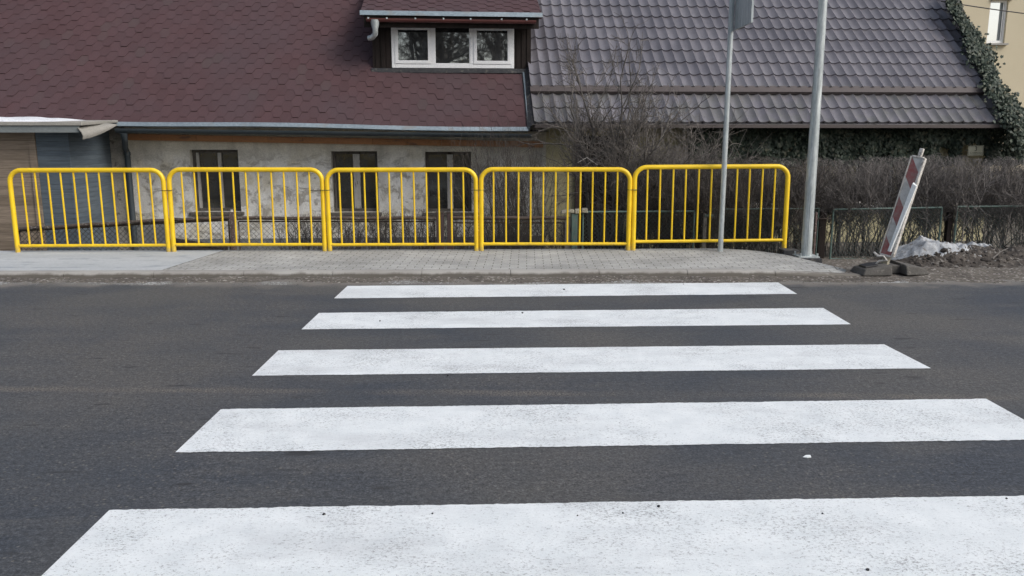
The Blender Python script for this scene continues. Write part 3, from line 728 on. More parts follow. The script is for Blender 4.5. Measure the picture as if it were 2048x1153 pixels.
# board strips on the dark dormer face
for xx in np.arange(cx0 + .05, wx0 - .03, .09): m.box((xx, DY - .012, wzb - .06), (xx + .07, DY - .001, ctz + .05))
for xx in np.arange(wx1 + .04, cx1 - .03, .09): m.box((xx, DY - .012, wzb - .06), (xx + .07, DY - .001, ctz + .05))
m.build('dormer_wall', 'darkwood', LH, local=True)
# apron flashing
m = MB(); m.hexa([(cx0 - .03, DY - .07, wzb - .085), (cx1 + .02, DY - .07, wzb - .085), (cx1 + .02, DY - .013, wzb - .085), (cx0 - .03, DY - .013, wzb - .085)], [(cx0 - .03, DY - .05, wzb - .015), (cx1 + .02, DY - .05, wzb - .015), (cx1 + .02, DY - .013, wzb - .004), (cx0 - .03, DY - .013, wzb - .004)])
m.build('dormer_apron', 'bitumen', LH, local=True, bevel=.01)
# dormer window: frame, sashes, panes
m = MB(); fw = .055; ya = DY - .02; yb = DY + .05
m.box((wx0, ya, wzb), (wx0 + fw, yb, wzt)); m.box((wx1 - fw, ya, wzb), (wx1, yb, wzt)); m.box((wx0 + fw, ya, wzt - .04), (wx1 - fw, yb, wzt)); m.box((wx0 + fw, ya, wzb), (wx1 - fw, yb, wzb + .07))
ms = [dq(866, 95).x, dq(943.5, 95).x]
for q in ms: m.box((q - .032, ya, wzb + .07), (q + .032, yb, wzt - .04))
dw = m.build('dormer_window', 'pvc', LH, local=True, bevel=.006)
cells = [(wx0 + fw, ms[0] - .032), (ms[0] + .032, ms[1] - .032), (ms[1] + .032, wx1 - fw)]
for k, (a, b) in enumerate(cells):
    s_ = .055 if k != 1 else .012; zc, zd = wzb + .07, wzt - .04; m = MB(); y2 = ya + .008
    m.box((a, y2 - .02 * (k != 1), zc), (a + s_, yb, zd)); m.box((b - s_, y2 - .02 * (k != 1), zc), (b, yb, zd)); m.box((a + s_, y2 - .02 * (k != 1), zd - s_ * .8), (b - s_, yb, zd)); m.box((a + s_, y2 - .02 * (k != 1), zc), (b - s_, yb, zc + s_))
    m.build('sash', 'pvc', dw, local=True, bevel=.004)
    MB().box((a + s_ - .005, DY + .02, zc + s_ - .005), (b - s_ + .005, DY + .03, zd - s_ * .8 + .005)).build('pane', 'glass_new', dw, local=True)
# dormer roof
DE = DY - .32; dl_, dr_ = hl(721, 30, DE).x, hl(1084, 30, DE).x; dz0 = hl(721, 24, DE).z; dz1 = hl(1084, 29, DE).z
DP = R(23); dcs, dsn = math.cos(DP), math.sin(DP); dez = lambda x: dz0 + (dz1 - dz0) * (x - dl_) / (dr_ - dl_)
def dpn(x, s, h): return (x, DE + s * dcs - h * dsn, dez(x) + s * dsn + h * dcs)
m = MB(); hex_roof(m, dl_, dr_, .01, 2.4, dpn)
m.quad(dpn(dl_, 0, 0), dpn(dr_, 0, 0), dpn(dr_, 2.4, 0), dpn(dl_, 2.4, 0)); m.quad(dpn(dl_, 2.4, -.08), dpn(dr_, 2.4, -.08), dpn(dr_, 0, -.08), dpn(dl_, 0, -.08))
m.quad(dpn(dl_, 0, -.08), dpn(dl_, 0, 0), dpn(dl_, 2.4, 0), dpn(dl_, 2.4, -.08)); m.quad(dpn(dr_, 0, 0), dpn(dr_, 0, -.08), dpn(dr_, 2.4, -.08), dpn(dr_, 2.4, 0)); m.quad(dpn(dl_, 0, -.08), dpn(dr_, 0, -.08), dpn(dr_, 0, 0), dpn(dl_, 0, 0))
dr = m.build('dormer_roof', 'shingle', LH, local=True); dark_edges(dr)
m = MB(); m.quad((dl_ - .01, DE - .025, dez(dl_) - .05), (dr_ + .01, DE - .025, dez(dr_) - .05), dpn(dr_ + .01, .012, .022), dpn(dl_ - .01, .012, .022)); m.quad((dl_ - .01, DE - .025, dez(dl_) - .05), (dl_ - .01, DE - .003, dez(dl_) - .05), (dr_ + .01, DE - .003, dez(dr_) - .05), (dr_ + .01, DE - .025, dez(dr_) - .05))
m.build('drip_edge', 'zinc', dr, local=True)
MB().box((dl_ + .05, DE + .02, dez(dl_) - .24), (dr_ - .05, DE + .05, dez(dr_) - .03)).build('fascia', 'darkwood', dr, local=True)
m = MB(); gz = hl(900, 39, DE - .05).z; ga_ = (hl(733, 39, DE - .05).x, DE - .05, gz); gb_ = (hl(1072, 39, DE - .05).x, DE - .05, gz - .01); halfpipe(m, ga_, gb_, .055); gg = m.build('gutter', 'gutter_red', dr, True, local=True)
for u in (737, 774, 831, 887, 941, 1003, 1053):
    q = hl(u, 36, DE - .05); MB().box((q.x - .012, DE - .11, gz - .012), (q.x + .012, DE + .02, gz + .012)).build('gutter_bracket', 'galv', dr, local=True)
m = MB(); q = hl(750, 45, DE - .05); m.tube([(q.x, DE - .05, gz - .02), (q.x, DE - .05, gz - .10), (q.x, DE - .05, gz - .17), (q.x - .005, DE - .02, gz - .24), (q.x - .06, DE + .04, gz - .29), (q.x - .12, DE + .07, gz - .30)], [.075, .065, .045, .045, .045, .045], 14); m.build('outlet_pipe', 'galv', dr, True, local=True)

# ---- right house
RH = thing('tiled_house', 'ivy covered yellow house under a grey-brown metal tile roof', 'house', HO, HY)
EO2 = -.52; q0 = hl(1072, 247, EO2); q1 = hl(2012, 247, EO2); XA, XB = hl(1068, 247, EO2).x, q1.x; ez2 = (q0.z + q1.z) / 2
# tilt of the right eave: keep it level in the photograph
ezr = lambda x: q0.z + (q1.z - q0.z) * (x - q0.x) / (q1.x - q0.x)
PR = R(40); c2, s2 = math.cos(PR), math.sin(PR)
RWB = XB + .15; RWA = XWR + .003
wr = [(hl(1489, 360).x, hl(1552, 360).x, hl(1520, 411).z, hl(1520, 306).z), (hl(1712, 360).x, hl(1788, 360).x, hl(1750, 410).z, hl(1750, 308).z)]
door = (hl(1150, 360).x, hl(1252, 360).x, -1.0, hl(1200, 272).z)
m = MB(); holes_wall(m, RWA, RWB, -1.0, lambda x: ezr(x) + .35, wr + [(door[0], door[1], -.9, door[3])], .16)
m.quad((RWB, 0, -1), (RWB, 8, -1), (RWB, 8, 2), (RWB, 0, ezr(RWB) + .35)); m.quad((RWB, 0, ezr(RWB) + .35), (RWB, 8, 2), (RWB, 4, 4.8)); m.quad((RWA, 8, -1), (RWB, 8, -1), (RWB, 8, 2), (RWA, 8, 2))
m.build('wall', 'stucco_yellow', RH, local=True)
m = MB(); m.box((door[0] - .05, .161, -1), (door[1] + .05, .2, door[3] + .05)); dd = m.build('door', 'darkwood', RH, local=True)
MB().box((door[0] - .002, -.06, -1), (door[0] + .10, .10, door[3])).build('door_post', 'brownpost', RH, local=True, bevel=.006)
for a, b, c, d in wr:
    m = MB(); fw = .05; m.box((a + .002, .06, c + .002), (a + fw, .12, d - .002)); m.box((b - fw, .06, c + .002), (b - .002, .12, d - .002)); m.box((a + fw, .063, d - fw), (b - fw, .12, d - .002)); m.box((a + fw, .063, c + .002), (b - fw, .12, c + fw)); xm = (a + b) / 2; m.box((xm - .03, .063, c + fw), (xm + .03, .12, d - fw))
    f = m.build('window', 'pvc', RH, local=True); MB().box((a + .003, .121, c + .003), (b - .003, .126, d - .003)).build('pane', 'glass_old', f, local=True)
    MB().box((a - .04, -.07, c - .05), (b + .04, .058, c - .001)).build('sill', 'pvc', f, local=True)
    MB().box((a - .05, -.03, d + .02), (b + .05, -.003, d + .06)).build('lintel', 'oldwood', f, local=True)
# roof of wave tiles
def rp2(x, s, h): return (x, EO2 + s * c2 - h * s2, ezr(x) + s * s2 + h * c2)
SPLIT = .72
def tile_roof(m, S0, rows, L, xr, lift, first=0.0, WAVE=.184, res=12):
    n = int((XB - XA + .6) / WAVE * res)
    xs_ = [XA + i * WAVE / res for i in range(n + 1)]
    ph = [((xx - XA) / WAVE) % 1.0 for xx in xs_]
    cre = [.036 * (1 - math.sin(math.pi * q ** .85)) ** 1.15 for q in ph]
    for r in range(rows):
        sa = S0 + r * L; sb = sa + L; vs = []; cols = []
        lines = [(sa, -.004, 0), (sa, .024, 1), (sa + L * .5, .013, 1), (sb + .01, .001, 1)]
        for s_, h_, k in lines:
            for xx, ce in zip(xs_, cre):
                xl = xr(s_); q = min(xx, xl); vs.append(rp2(q, s_, lift + h_ + ce + (.0 if k else -.004)))
        W = n + 1
        o = len(m.v); m.v += vs
        for li in range(3):
            for i in range(n):
                if xs_[i] >= xr(sa) : continue
                m.f.append((o + li * W + i, o + li * W + i + 1, o + (li + 1) * W + i + 1, o + (li + 1) * W + i))
xtop = hl(1890, 0, EO2 + 3.3).x; vl = lambda s: XB + (xtop - XB) * s / 4.3
m = MB(); tile_roof(m, .0, 2, .365, vl, 0); tile_roof(m, SPLIT + .13, 13, .35, vl, .05)
m.quad(rp2(XA, -.02, -.01), rp2(XB, -.02, -.01), rp2(vl(5.5), 5.5, -.01), rp2(XA, 5.5, -.01))
top = rp2(XA, 5.5, 0); m.quad((XA, 9.0, 1.8), top, rp2(vl(5.5), 5.5, -.01), (XB, 9.0, 1.8))
roofR = m.build('roof', 'tile', RH, True, local=True)
m = MB(); a, b = XA - .01, vl(SPLIT) + .02
m.add([rp2(a, SPLIT + .01, .02), rp2(b, SPLIT + .01, .02), rp2(b, SPLIT + .01, .075), rp2(a, SPLIT + .01, .075), rp2(b, SPLIT + .16, .085), rp2(a, SPLIT + .16, .085)], [(0, 1, 2, 3), (3, 2, 4, 5)]); m.build('flashing', 'flash', roofR, local=True)
m = MB(); m.box((XA, EO2 - .12, ez2 - .075), (XB + .25, EO2 - .02, ez2 - .045)); m.box((XA, EO2 - .125, ez2 - .075), (XB + .25, EO2 - .12, ez2 - .02)); m.build('gutter', 'flash', roofR, local=True)
m = MB(); 
for s0 in np.arange(0, 5.4, .6):
    s1 = s0 + .6; m.add([rp2(vl(s0) - .04, s0, .08), rp2(vl(s0) + .06, s0, .08), rp2(vl(s1) + .06, s1, .08), rp2(vl(s1) - .04, s1, .08), rp2(vl(s0) + .06, s0, -.08), rp2(vl(s1) + .06, s1, -.08)], [(0, 1, 2, 3), (1, 4, 5, 2)])
m.build('verge_trim', 'flash', roofR, local=True)
m = MB(); m.add([rp2(XA - .11, -.05, -.05), rp2(XA - .002, -.05, .02), rp2(XA - .002, 1.9, .02), rp2(XA - .11, 1.9, -.05)], [(0, 1, 2, 3)]); m.add([rp2(XA - .06, 1.85, -.02), rp2(XA + .03, 1.85, .06), rp2(XA + .03, 5, .06), rp2(XA - .06, 5, -.02)], [(0, 1, 2, 3)]); m.build('valley_flashing', 'bitumen', roofR, local=True)
m = MB(); m.quad((XA, EO2, ezr(XA) - .05), (RWB, EO2, ezr(RWB) - .05), (RWB, 0, ezr(RWB) + .1), (XA, 0, ezr(XA) + .1)); m.build('soffit', 'darkwood', RH, local=True)
# number plate (screwed to the wall; its own thing)
def text_mesh(txt, size):
    cu = bpy.data.curves.new('txt', 'FONT'); cu.body = txt; cu.size = size; cu.align_x = 'CENTER'; cu.align_y = 'CENTER'; cu.extrude = .0008; cu.resolution_u = 3
    to = bpy.data.objects.new('txt', cu); C.objects.link(to); bpy.context.view_layer.update()
    me = bpy.data.meshes.new_from_object(to.evaluated_get(bpy.context.evaluated_depsgraph_get())); bpy.data.objects.remove(to); bpy.data.curves.remove(cu); return me
PO = -.29      # plate hangs from the ivy-clad front, clear of the leaves
a = hl(1936, 302, PO); b = hl(1967, 302, PO); zt, zb_ = hl(1950, 291, PO).z, hl(1950, 311.5, PO).z; wd = b.x - a.x; ht = zt - zb_
pc = to_world((a.x + wd / 2, PO, (zt + zb_) / 2)); t = thing('number_plate', 'small cream house number plate reading 3 below the ivy', 'house number', pc, HY)
MB().box((-wd / 2, 0, -ht / 2), (wd / 2, .006, ht / 2)).build('plate', 'enamel', t, local=True)
m = MB(); w2, h2 = wd / 2 - .008, ht / 2 - .008
for A_, B_ in (((-w2, -h2), (w2, -h2 + .005)), ((-w2, h2 - .005), (w2, h2)), ((-w2, -h2 + .005), (-w2 + .005, h2 - .005)), ((w2 - .005, -h2 + .005), (w2, h2 - .005))): m.box((A_[0], -.0015, A_[1]), (B_[0], -.0003, B_[1]))
m.build('border_line', 'ink', t, local=True)
for txt, sz, zz in (('3', .11, .022), ('UL. KARPACKA', .032, -.045)):
    me = text_mesh(txt, sz); me.transform(Matrix.Translation((0, -.0016, zz)) @ Matrix.Rotation(math.pi / 2, 4, 'X')); link('lettering', me, 'ink', t)
MB().tube([(0, .006, 0), (0, .29, 0)], .01, 6).build('bracket', 'galv', t, local=True)

# ---- cream house far right
cy = 22.0; x0 = Py(1840, 100, cy).x; CH = thing('cream_house', 'tall plain cream rendered house standing behind the ivy, far right', 'house', (x0, cy, -.6))
wl, wr_ = Py(1977, 45, cy).x, Py(2013, 45, cy).x; wb, wt = Py(1990, 87, cy).z, Py(1990, 1, cy).z
m = MB(); HT = 8.5
for a, b, c, d in ((x0, wl, -.6, HT), (wr_, x0 + 9, -.6, HT), (wl, wr_, -.6, wb), (wl, wr_, wt, HT)): m.quad((a, cy, c), (b, cy, c), (b, cy, d), (a, cy, d))
m.quad((wl, cy, wb), (wl, cy, wt), (wl, cy + .14, wt), (wl, cy + .14, wb)); m.quad((wr_, cy, wt), (wr_, cy, wb), (wr_, cy + .14, wb), (wr_, cy + .14, wt)); m.quad((wl, cy, wt), (wr_, cy, wt), (wr_, cy + .14, wt), (wl, cy + .14, wt)); m.quad((wl, cy, wb), (wl, cy + .14, wb), (wr_, cy + .14, wb), (wr_, cy, wb))
m.quad((x0, cy + 9, -.6), (x0, cy, -.6), (x0, cy, HT), (x0, cy + 9, HT)); m.quad((x0 + 9, cy, -.6), (x0 + 9, cy + 9, -.6), (x0 + 9, cy + 9, HT), (x0 + 9, cy, HT))
m.build('wall', 'stucco_cream', CH)
m = MB(); m.hexa([(x0 - .4, cy - .4, HT), (x0 + 9.4, cy - .4, HT), (x0 + 9.4, cy + 9.4, HT), (x0 - .4, cy + 9.4, HT)], [(x0 + 3, cy + 4, HT + 3), (x0 + 6, cy + 4, HT + 3), (x0 + 6, cy + 5, HT + 3), (x0 + 3, cy + 5, HT + 3)]); m.build('roof', 'shingle', CH)
m = MB(); y0 = cy + .06; y1 = cy + .12; fw = .045; mid = wl + (wr_ - wl) * .66
m.box((wl, y0, wb), (wl + fw, y1, wt)); m.box((wr_ - fw * 1.6, y0, wb), (wr_, y1, wt)); m.box((wl + fw, y0, wb), (wr_ - fw * 1.6, y1, wb + fw * 1.6)); m.box((wl + fw, y0, wt - fw), (wr_ - fw * 1.6, y1, wt)); m.box((mid + .07, y0, wb + fw * 1.6), (mid + .1, y1, wt - fw))
f = m.build('window', 'pvc', CH); MB().box((wl + .01, y1 - .03, wb + .01), (mid, y1 - .02, wt - .01)).build('pane', 'glass_far', f)
MB().box((mid, y1 - .035, wb + .01), (mid + .07, y1 - .02, wt - .01)).build('mullion', 'fascia', f)
MB().box((wl - .06, cy - .09, wb - .05), (wr_ + .06, cy - .001, wb - .005)).build('sill', 'sillstone', f); MB().box((wl, cy - .05, wt + .003), (wr_ + .08, cy - .001, wt + .05)).build('lintel', 'sillstone', f)
# cable
a = Py(1882, 3, 16.2); b = Py(2300, 40, 19); pts = [a.lerp(b, i / 14) + Vector((0, 0, -.10 * math.sin(math.pi * i / 14))) for i in range(15)]
tag(MB().tube(pts, .011, 6).build('overhead_cable', 'black', smooth=True), 'thin black overhead cable running across the cream house', 'cable')

# ---- shed at the left
sy = 12.25; pL, pM, pR = Py(-160, 400, sy).x, Py(84, 400, sy).x, Py(149, 400, sy).x; sb = to_world((hl(225, 350).x, -.02, 0)).y
SH = thing('shed', 'low garden shed of brown planks with a blue-grey boarded corner', 'shed', ((pL + pR) / 2, sy, -.5))
zt = Py(80, 262, sy).z
MB().box((pL, sy, -.7), (pM, sy + .05, zt)).build('plank_wall', 'planks', SH)
MB().box((pM - .10, sy - .022, -.7), (pM - .002, sy - .001, zt)).build('corner_board', 'planks', SH)
MB().box((pM + .001, sy - .004, -.7), (pR - .03, sy + .04, zt)).build('front_boarding', 'blueboards', SH)
MB().box((pR - .029, sy - .008, -.7), (pR, sb, zt)).build('side_boarding', 'blueboards', SH)
ryf = sy - .28; rz0, rz1 = Py(80, 265.5, ryf).z, Py(80, 247, ryf).z; rxr = Py(158, 255, ryf).x
MB().box((pL - .2, ryf, rz0), (rxr, ryf + .03, rz1 - .035)).build('fascia', 'fascia', SH)
m = MB(); m.hexa([(pL - .2, ryf - .02, rz1 - .034), (rxr + .05, ryf - .02, rz1 - .034), (rxr + .05, sb - .45, rz1 + .02), (pL - .2, sb - .45, rz1 + .02)], [(pL - .2, ryf - .015, rz1 + .022), (rxr + .05, ryf - .015, rz1 + .022), (rxr + .05, sb - .45, rz1 + .06), (pL - .2, sb - .45, rz1 + .06)]); m.build('roof', 'felt', SH, bevel=.01)
# curled felt flap
f0 = Py(155, 256, ryf - .02); f1 = Py(162, 279, ryf - .08); f2 = Py(232, 250, ryf + .75); f3 = Py(196, 272, ryf + .5); f4 = Py(205, 246, ryf + .7)
N1, N2 = 10, 6; grid = []
for i in range(N1 + 1):
    s_ = i / N1; topp = f0.lerp(f4, s_); botp = f1.lerp(f2, s_) + (f3 - f1.lerp(f2, .5)) * (4 * s_ * (1 - s_)) * .6
    for j in range(N2 + 1):
        tt = j / N2; q = topp.lerp(botp, tt); q = q + Vector((.5, -.3, 0)) * (.12 * math.sin(math.pi * tt * .8)); grid.append(q)
m = MB(); W = N2 + 1; m.add(grid + [q + Vector((-.012, .012, -.006)) for q in grid], [(i * W + j, (i + 1) * W + j, (i + 1) * W + j + 1, i * W + j + 1) for i in range(N1) for j in range(N2)] + [(i * W + j + 1 + len(grid), (i + 1) * W + j + 1 + len(grid), (i + 1) * W + j + len(grid), i * W + j + len(grid)) for i in range(N1) for j in range(N2)])
m.build('felt_flap', 'felt', SH, True)
# snow on shed roof
m = MB(); nx_, ny_ = 60, 12; vs = []
xs0, xs1 = pL - .15, Py(112, 243, ryf + .1).x
for i in range(nx_ + 1):
    for j in range(ny_ + 1):
        a, b = i / nx_, j / ny_; xx = xs0 + (xs1 - xs0) * a; yy = ryf - .0 + 1.0 * b
        hh = (.075 - .035 * a) * min(1, (1 - a) * 7) ** .5 * min(1, b * 8) ** .4 * min(1, (1 - b) * 4) ** .5 * (1 + .35 * mnoise.noise(Vector((xx * 4, yy * 4, 1)))) 
        vs.append((xx, yy, rz1 + .018 + .042 * b / 1.0 + hh - .004))
W = ny_ + 1; m.add(vs, [(i * W + j, (i + 1) * W + j, (i + 1) * W + j + 1, i * W + j + 1) for i in range(nx_) for j in range(ny_)])
tag(m.build('snow_patch', 'snow', smooth=True), 'strip of white snow lying on the shed roof', 'snow')

# ------------------------------------------------------------------ garden fences
FY = 11.55
def clink(m, x0, x1, z0f, z1f, y, cell=.075, r=.0022):
    # diamond wires between x0..x1, bottom z0f, top z1f(x)
    hmax = max(z1f(x0), z1f(x1)) - z0f
    for sgn in (1, -1):
        c = x0 - hmax - cell
        while c < x1 + hmax + cell:
            # line x = c + sgn*(z-z0f)
            pts = []
            for k in range(0, 41):
                z = z0f + hmax * k / 40; xx = c + sgn * (z - z0f)
                if x0 <= xx <= x1 and z <= z1f(xx): pts.append((xx, y + (.002 if sgn > 0 else -.002), z))
            if len(pts) > 1: m.tube([pts[0], pts[-1]], r, 3, False)
            c += cell
def mesh_fence(label, u0, v0, u1, v1, mat, wire, zb=-.42, y=FY, fr=.014, legs=(True, True), rail=None, mesh=True, cell=.075, group='mesh fence panels along the gardens'):
    a, b = Py(u0, v0, y), Py(u1, v1, y); t = thing('mesh_fence', label, 'fence', ((a.x + b.x) / 2, y, zb), 0, group)
    topz = lambda x: a.z + (b.z - a.z) * (x - a.x) / (b.x - a.x); m = MB()
    m.tube([(a.x, y, a.z), (b.x, y, b.z)], fr, 8)
    if legs[0]: m.tube([(a.x, y, zb), (a.x, y, a.z)], fr, 8)
    if legs[1]: m.tube([(b.x, y, zb), (b.x, y, b.z)], fr, 8)
    m.tube([(a.x, y, zb + .06), (b.x, y, zb + .06)], fr * .8, 8)
    m.build('frame', mat, t, True)
    if mesh:
        m = MB(); clink(m, a.x, b.x, zb + .06, topz, y, cell, .0042 if 'shed' in label else .0024); m.build('wire_mesh', wire, t)
    if rail:
        ra, rb_ = Py(rail[0], rail[1], y - .03), Py(rail[2], rail[3], y - .03)
        pts = [ra.lerp(rb_, i / 8) + Vector((0, 0, .006 * math.sin(i * 2.1))) for i in range(9)]
        MB().tube(pts, .026, 8).build('top_rail', mat, t, True)
    return t
mesh_fence('sagging rusty mesh panel in front of the shed, its rail rising', 38, 462, 333, 446, 'rust', 'wire', rail=(35, 459, 336, 441))
mesh_fence('rusty mesh panel below the single old window', 336, 446, 457, 441, 'rust', 'wire', rail=(337, 441, 458, 436), fr=.012)
mesh_fence('long rusty mesh panel with the low hedge growing behind', 477, 443.5, 868, 443.5, 'rust', 'wire', rail=(474, 437, 872, 437), fr=.011)
mesh_fence('dark mesh panel under a round rail before the grey bush', 905, 446, 1128, 446, 'rust', 'wire', rail=(902, 436.5, 1132, 436.5), fr=.011)
mesh_fence('green mesh panel right of the green gate pillar', 1166, 424.5, 1389, 423, 'green', 'greywire', cell=.06)
mesh_fence('thin green mesh panel behind the sign pole', 1424, 419, 1638, 417.5, 'green', 'greywire', cell=.06, fr=.008, legs=(False, True))
mesh_fence('green mesh panel behind the leaning construction board', 1667, 419.5, 1884, 415.5, 'green', 'greywire', zb=-.22, cell=.06)
mesh_fence('green mesh panel above the soil heap, ending the fence', 1915, 414, 2150, 412, 'green', 'greywire', zb=-.22, cell=.06)
def post(label, u, vt, w, mat, y=FY, zb=-.6, d=None, cap=None, name='fence_post'):
    q = Py(u, vt, y); t = thing(name, label, 'post', (q.x, y, zb), 0, None); m = MB()
    m.box((q.x - w / 2, y - (d or w) / 2, zb), (q.x + w / 2, y + (d or w) / 2, q.z)); m.build('shaft', mat, t, bevel=.006)
    return t, q
t, q = post('flaking rusty fence post with a pale tip between two mesh panels', 463.5, 424, .062, 'rustpost'); MB().tube([(q.x, FY, q.z - .005), (q.x, FY, q.z + .03)], .018, 8).build('tip', 'offwhite', t, True)
t, q = post('dark brown gate post left of the pair under the third window', 880, 426, .10, 'brownpost'); MB().box((q.x - .055, FY - .055, q.z), (q.x + .055, FY + .055, q.z + .012)).build('cap', 'rust', t)
t, q = post('reddish brown gate post right of the pair under the third window', 900, 426, .085, 'brownpost'); MB().box((q.x - .048, FY - .048, q.z), (q.x + .048, FY + .048, q.z + .012)).build('cap', 'rust', t)
t, q = post('dark timber post touching the green gate pillar', 1136, 436, .09, 'oldwood', y=FY + .02)
t, q = post('green painted pillar topped with pale broken bricks', 1149, 428, .085, 'green', y=FY - .02)
for k in range(4):
    xx = q.x - .19 + k * .095; MB().hexa([(xx, FY - .08, q.z + .002 + .02 * (k % 2)), (xx + .09, FY - .08, q.z + .012), (xx + .09, FY + .06, q.z + .012), (xx, FY + .06, q.z + .002 + .02 * (k % 2))], [(xx + .005, FY - .075, q.z + .04 + .01 * k), (xx + .085, FY - .07, q.z + .055 + .008 * k), (xx + .085, FY + .05, q.z + .055 + .008 * k), (xx + .008, FY + .05, q.z + .045 + .01 * k)]).build('cap_brick', 'brick', t, bevel=.01)
t, q = post('weathered post with a crossbar left of the sign pole', 1410, 428, .05, 'oldwood'); MB().bar((q.x - .01, FY - .03, q.z - .02), (q.x + .12, FY - .03, q.z - .02), .02, .03).build('crossbar', 'green', t)
t, q = post('dark brown broad post just right of the lamp post', 1645, 424, .10, 'darkwood', y=FY + .04); MB().bar((q.x - .12, FY - .02, q.z - .09), (q.x + .1, FY - .02, q.z - .09), .015, .015).build('crossbar', 'rust', t)
t, q = post('thin brown pipe post standing against the lamp post', 1633, 425, .028, 'rustpost', y=FY - .3); 
t, q = post('dark post in the gap between two green panels', 1900, 425, .07, 'darkwood', y=FY + .05)
# old beams lying behind the fence
for k, (u0, u1, v, y, lb) in enumerate(((345, 452, 487, 12.4, 'upper dark rotten beam lying behind the rusty fence'), (350, 470, 499, 12.1, 'lower dark rotten beam lying behind the rusty fence'))):
    a, b = Py(u0, v - 8, y), Py(u1, v + 4, y); m = MB()
    m.hexa([(a.x, y - .1, a.z - .12), (b.x, y - .12, b.z - .14), (b.x, y + .1, b.z - .14), (a.x, y + .1, a.z - .12)], [(a.x, y - .09, a.z), (b.x, y - .1, b.z - .03), (b.x, y + .09, b.z - .02), (a.x, y + .08, a.z + .01)])
    o = tag(m.build('timber_beam', 'darkwood', bevel=.015), lb, 'beam', 'rotten beams behind the rusty fence')

# ------------------------------------------------------------------ shrubs and hedges
def twig_thing(name, label, cat, me, mat, group=None):
    return tag(link(name, me, mat), label, cat, group)
def hedge(x0, x1, y, depth, z0, topf, nst, ntw, r=.0032, lean=0.0, low=.35):
    K = nst; bx = x0 + (x1 - x0) * (np.arange(K) + rng.random(K)) / K; P = np.stack([bx, y + (rng.random(K) - .5) * depth, np.full(K, z0)], 1)
    hh = np.array([topf(q) for q in bx]) - z0; D = np.stack([rng.normal(lean, .22, K), rng.normal(0, .15, K), np.ones(K)], 1)
    n1, d1 = grow(P, D, hh * rng.uniform(.75, 1.0, K), 8, .13, .05); ch = [segs(n1, r * rng.uniform(1.4, 3.4, K), r * .7)]
    P2, D2, i2, t2 = kids(n1, d1, ntw, low, 1.0, .55, .8); L2 = rng.uniform(.12, .42, ntw)
    top = np.array([topf(q) for q in P2[:, 0]]); L2 = np.minimum(L2, np.maximum(.05, (top - P2[:, 2]) * 1.15 + .06))
    n2, d2 = thin(*grow(P2, D2, L2, 3, .16, .12)); ch.append(segs(n2, r * .75, r * .45))
    P3, D3, i3, t3 = kids(n2, d2, int(ntw * 1.6), .15, 1.0, .7); n3, d3 = thin(*grow(P3, D3, rng.uniform(.05, .2, len(P3)), 2, .2, .1))
    for nn in (n1, n2, n3):
        ov = nn[:, :, 2] - np.array([topf(q) for q in nn[:, :, 0].ravel()]).reshape(nn.shape[:2]); nn[:, :, 2] -= np.where(ov > .03, (ov - .03) * .85, 0)
    ch.append(segs(n3, r * .55, r * .35)); return ch
def proj(P):
    q = (P - np.array(CAM)) @ np.array(cam_rot); return 1024 + F * q[:, 0] / -q[:, 2], 576.5 - F * q[:, 1] / -q[:, 2]
GAPS = [(1712, 398, 1782, 415, .7), (1488, 403, 1553, 416, .65), (1776, 335, 1792, 405, .55), (1548, 345, 1558, 405, .6), (1690, 425, 1775, 505, .5), (1820, 385, 1885, 500, .3), (1540, 455, 1600, 500, .6), (1640, 440, 1690, 505, .35), (1950, 430, 2048, 480, .3)]
def thin(nodes, dirs):
    u, v = proj(nodes.mean(1)); keep = np.ones(len(u), bool)
    for a, b, c, d, pr in GAPS: keep &= ~((u > a) & (u < c) & (v > b) & (v < d) & (rng.random(len(u)) < pr))
    return nodes[keep], dirs[keep]
htop = Py(1800, 322, 11.95).z
def ht_(x):
    return htop + .025 * math.sin(x * 2.3) + .02 * math.sin(x * 7.1 + 1) + .02 * math.sin(x * 17)
hx0, hx1 = Py(1590, 400, 11.95).x, 8.7
me = tubes_mesh('hedge', hedge(hx0, hx1, 12.0, .75, -.35, ht_, 420, 15000, .0036, low=.42))
twig_thing('hedge', 'tall bare brown clipped hedge behind the green mesh fence at the right', 'hedge', me, 'twig_hedge')
h2 = Py(1450, 322, 11.95).z; hb0 = Py(1275, 400, 11.95).x
me = tubes_mesh('hedge', hedge(hb0, hx0 + .05, 12.0, .75, -.5, lambda x: h2 + .05 * math.exp(-((x - 2.45) / .3) ** 2) + .02 * math.sin(x * 9), 260, 9500, .0036, low=.25))
twig_thing('hedge', 'dense dark bare hedge behind the last yellow barrier', 'hedge', me, 'twig_dark')
# pinkish twig top standing behind
pk0, pk1 = Py(1305, 310, 12.5).x, Py(1400, 310, 12.5).x; pz = Py(1350, 296, 12.5).z
me = tubes_mesh('bush', hedge(pk0, pk1, 12.6, .5, -.4, lambda x: pz + .03 * math.sin(x * 9), 60, 2600, .0032, low=.5)); twig_thing('bush', 'brushy brown bush rising behind the dark hedge, under the lilac', 'bush', me, 'twig_hedge')
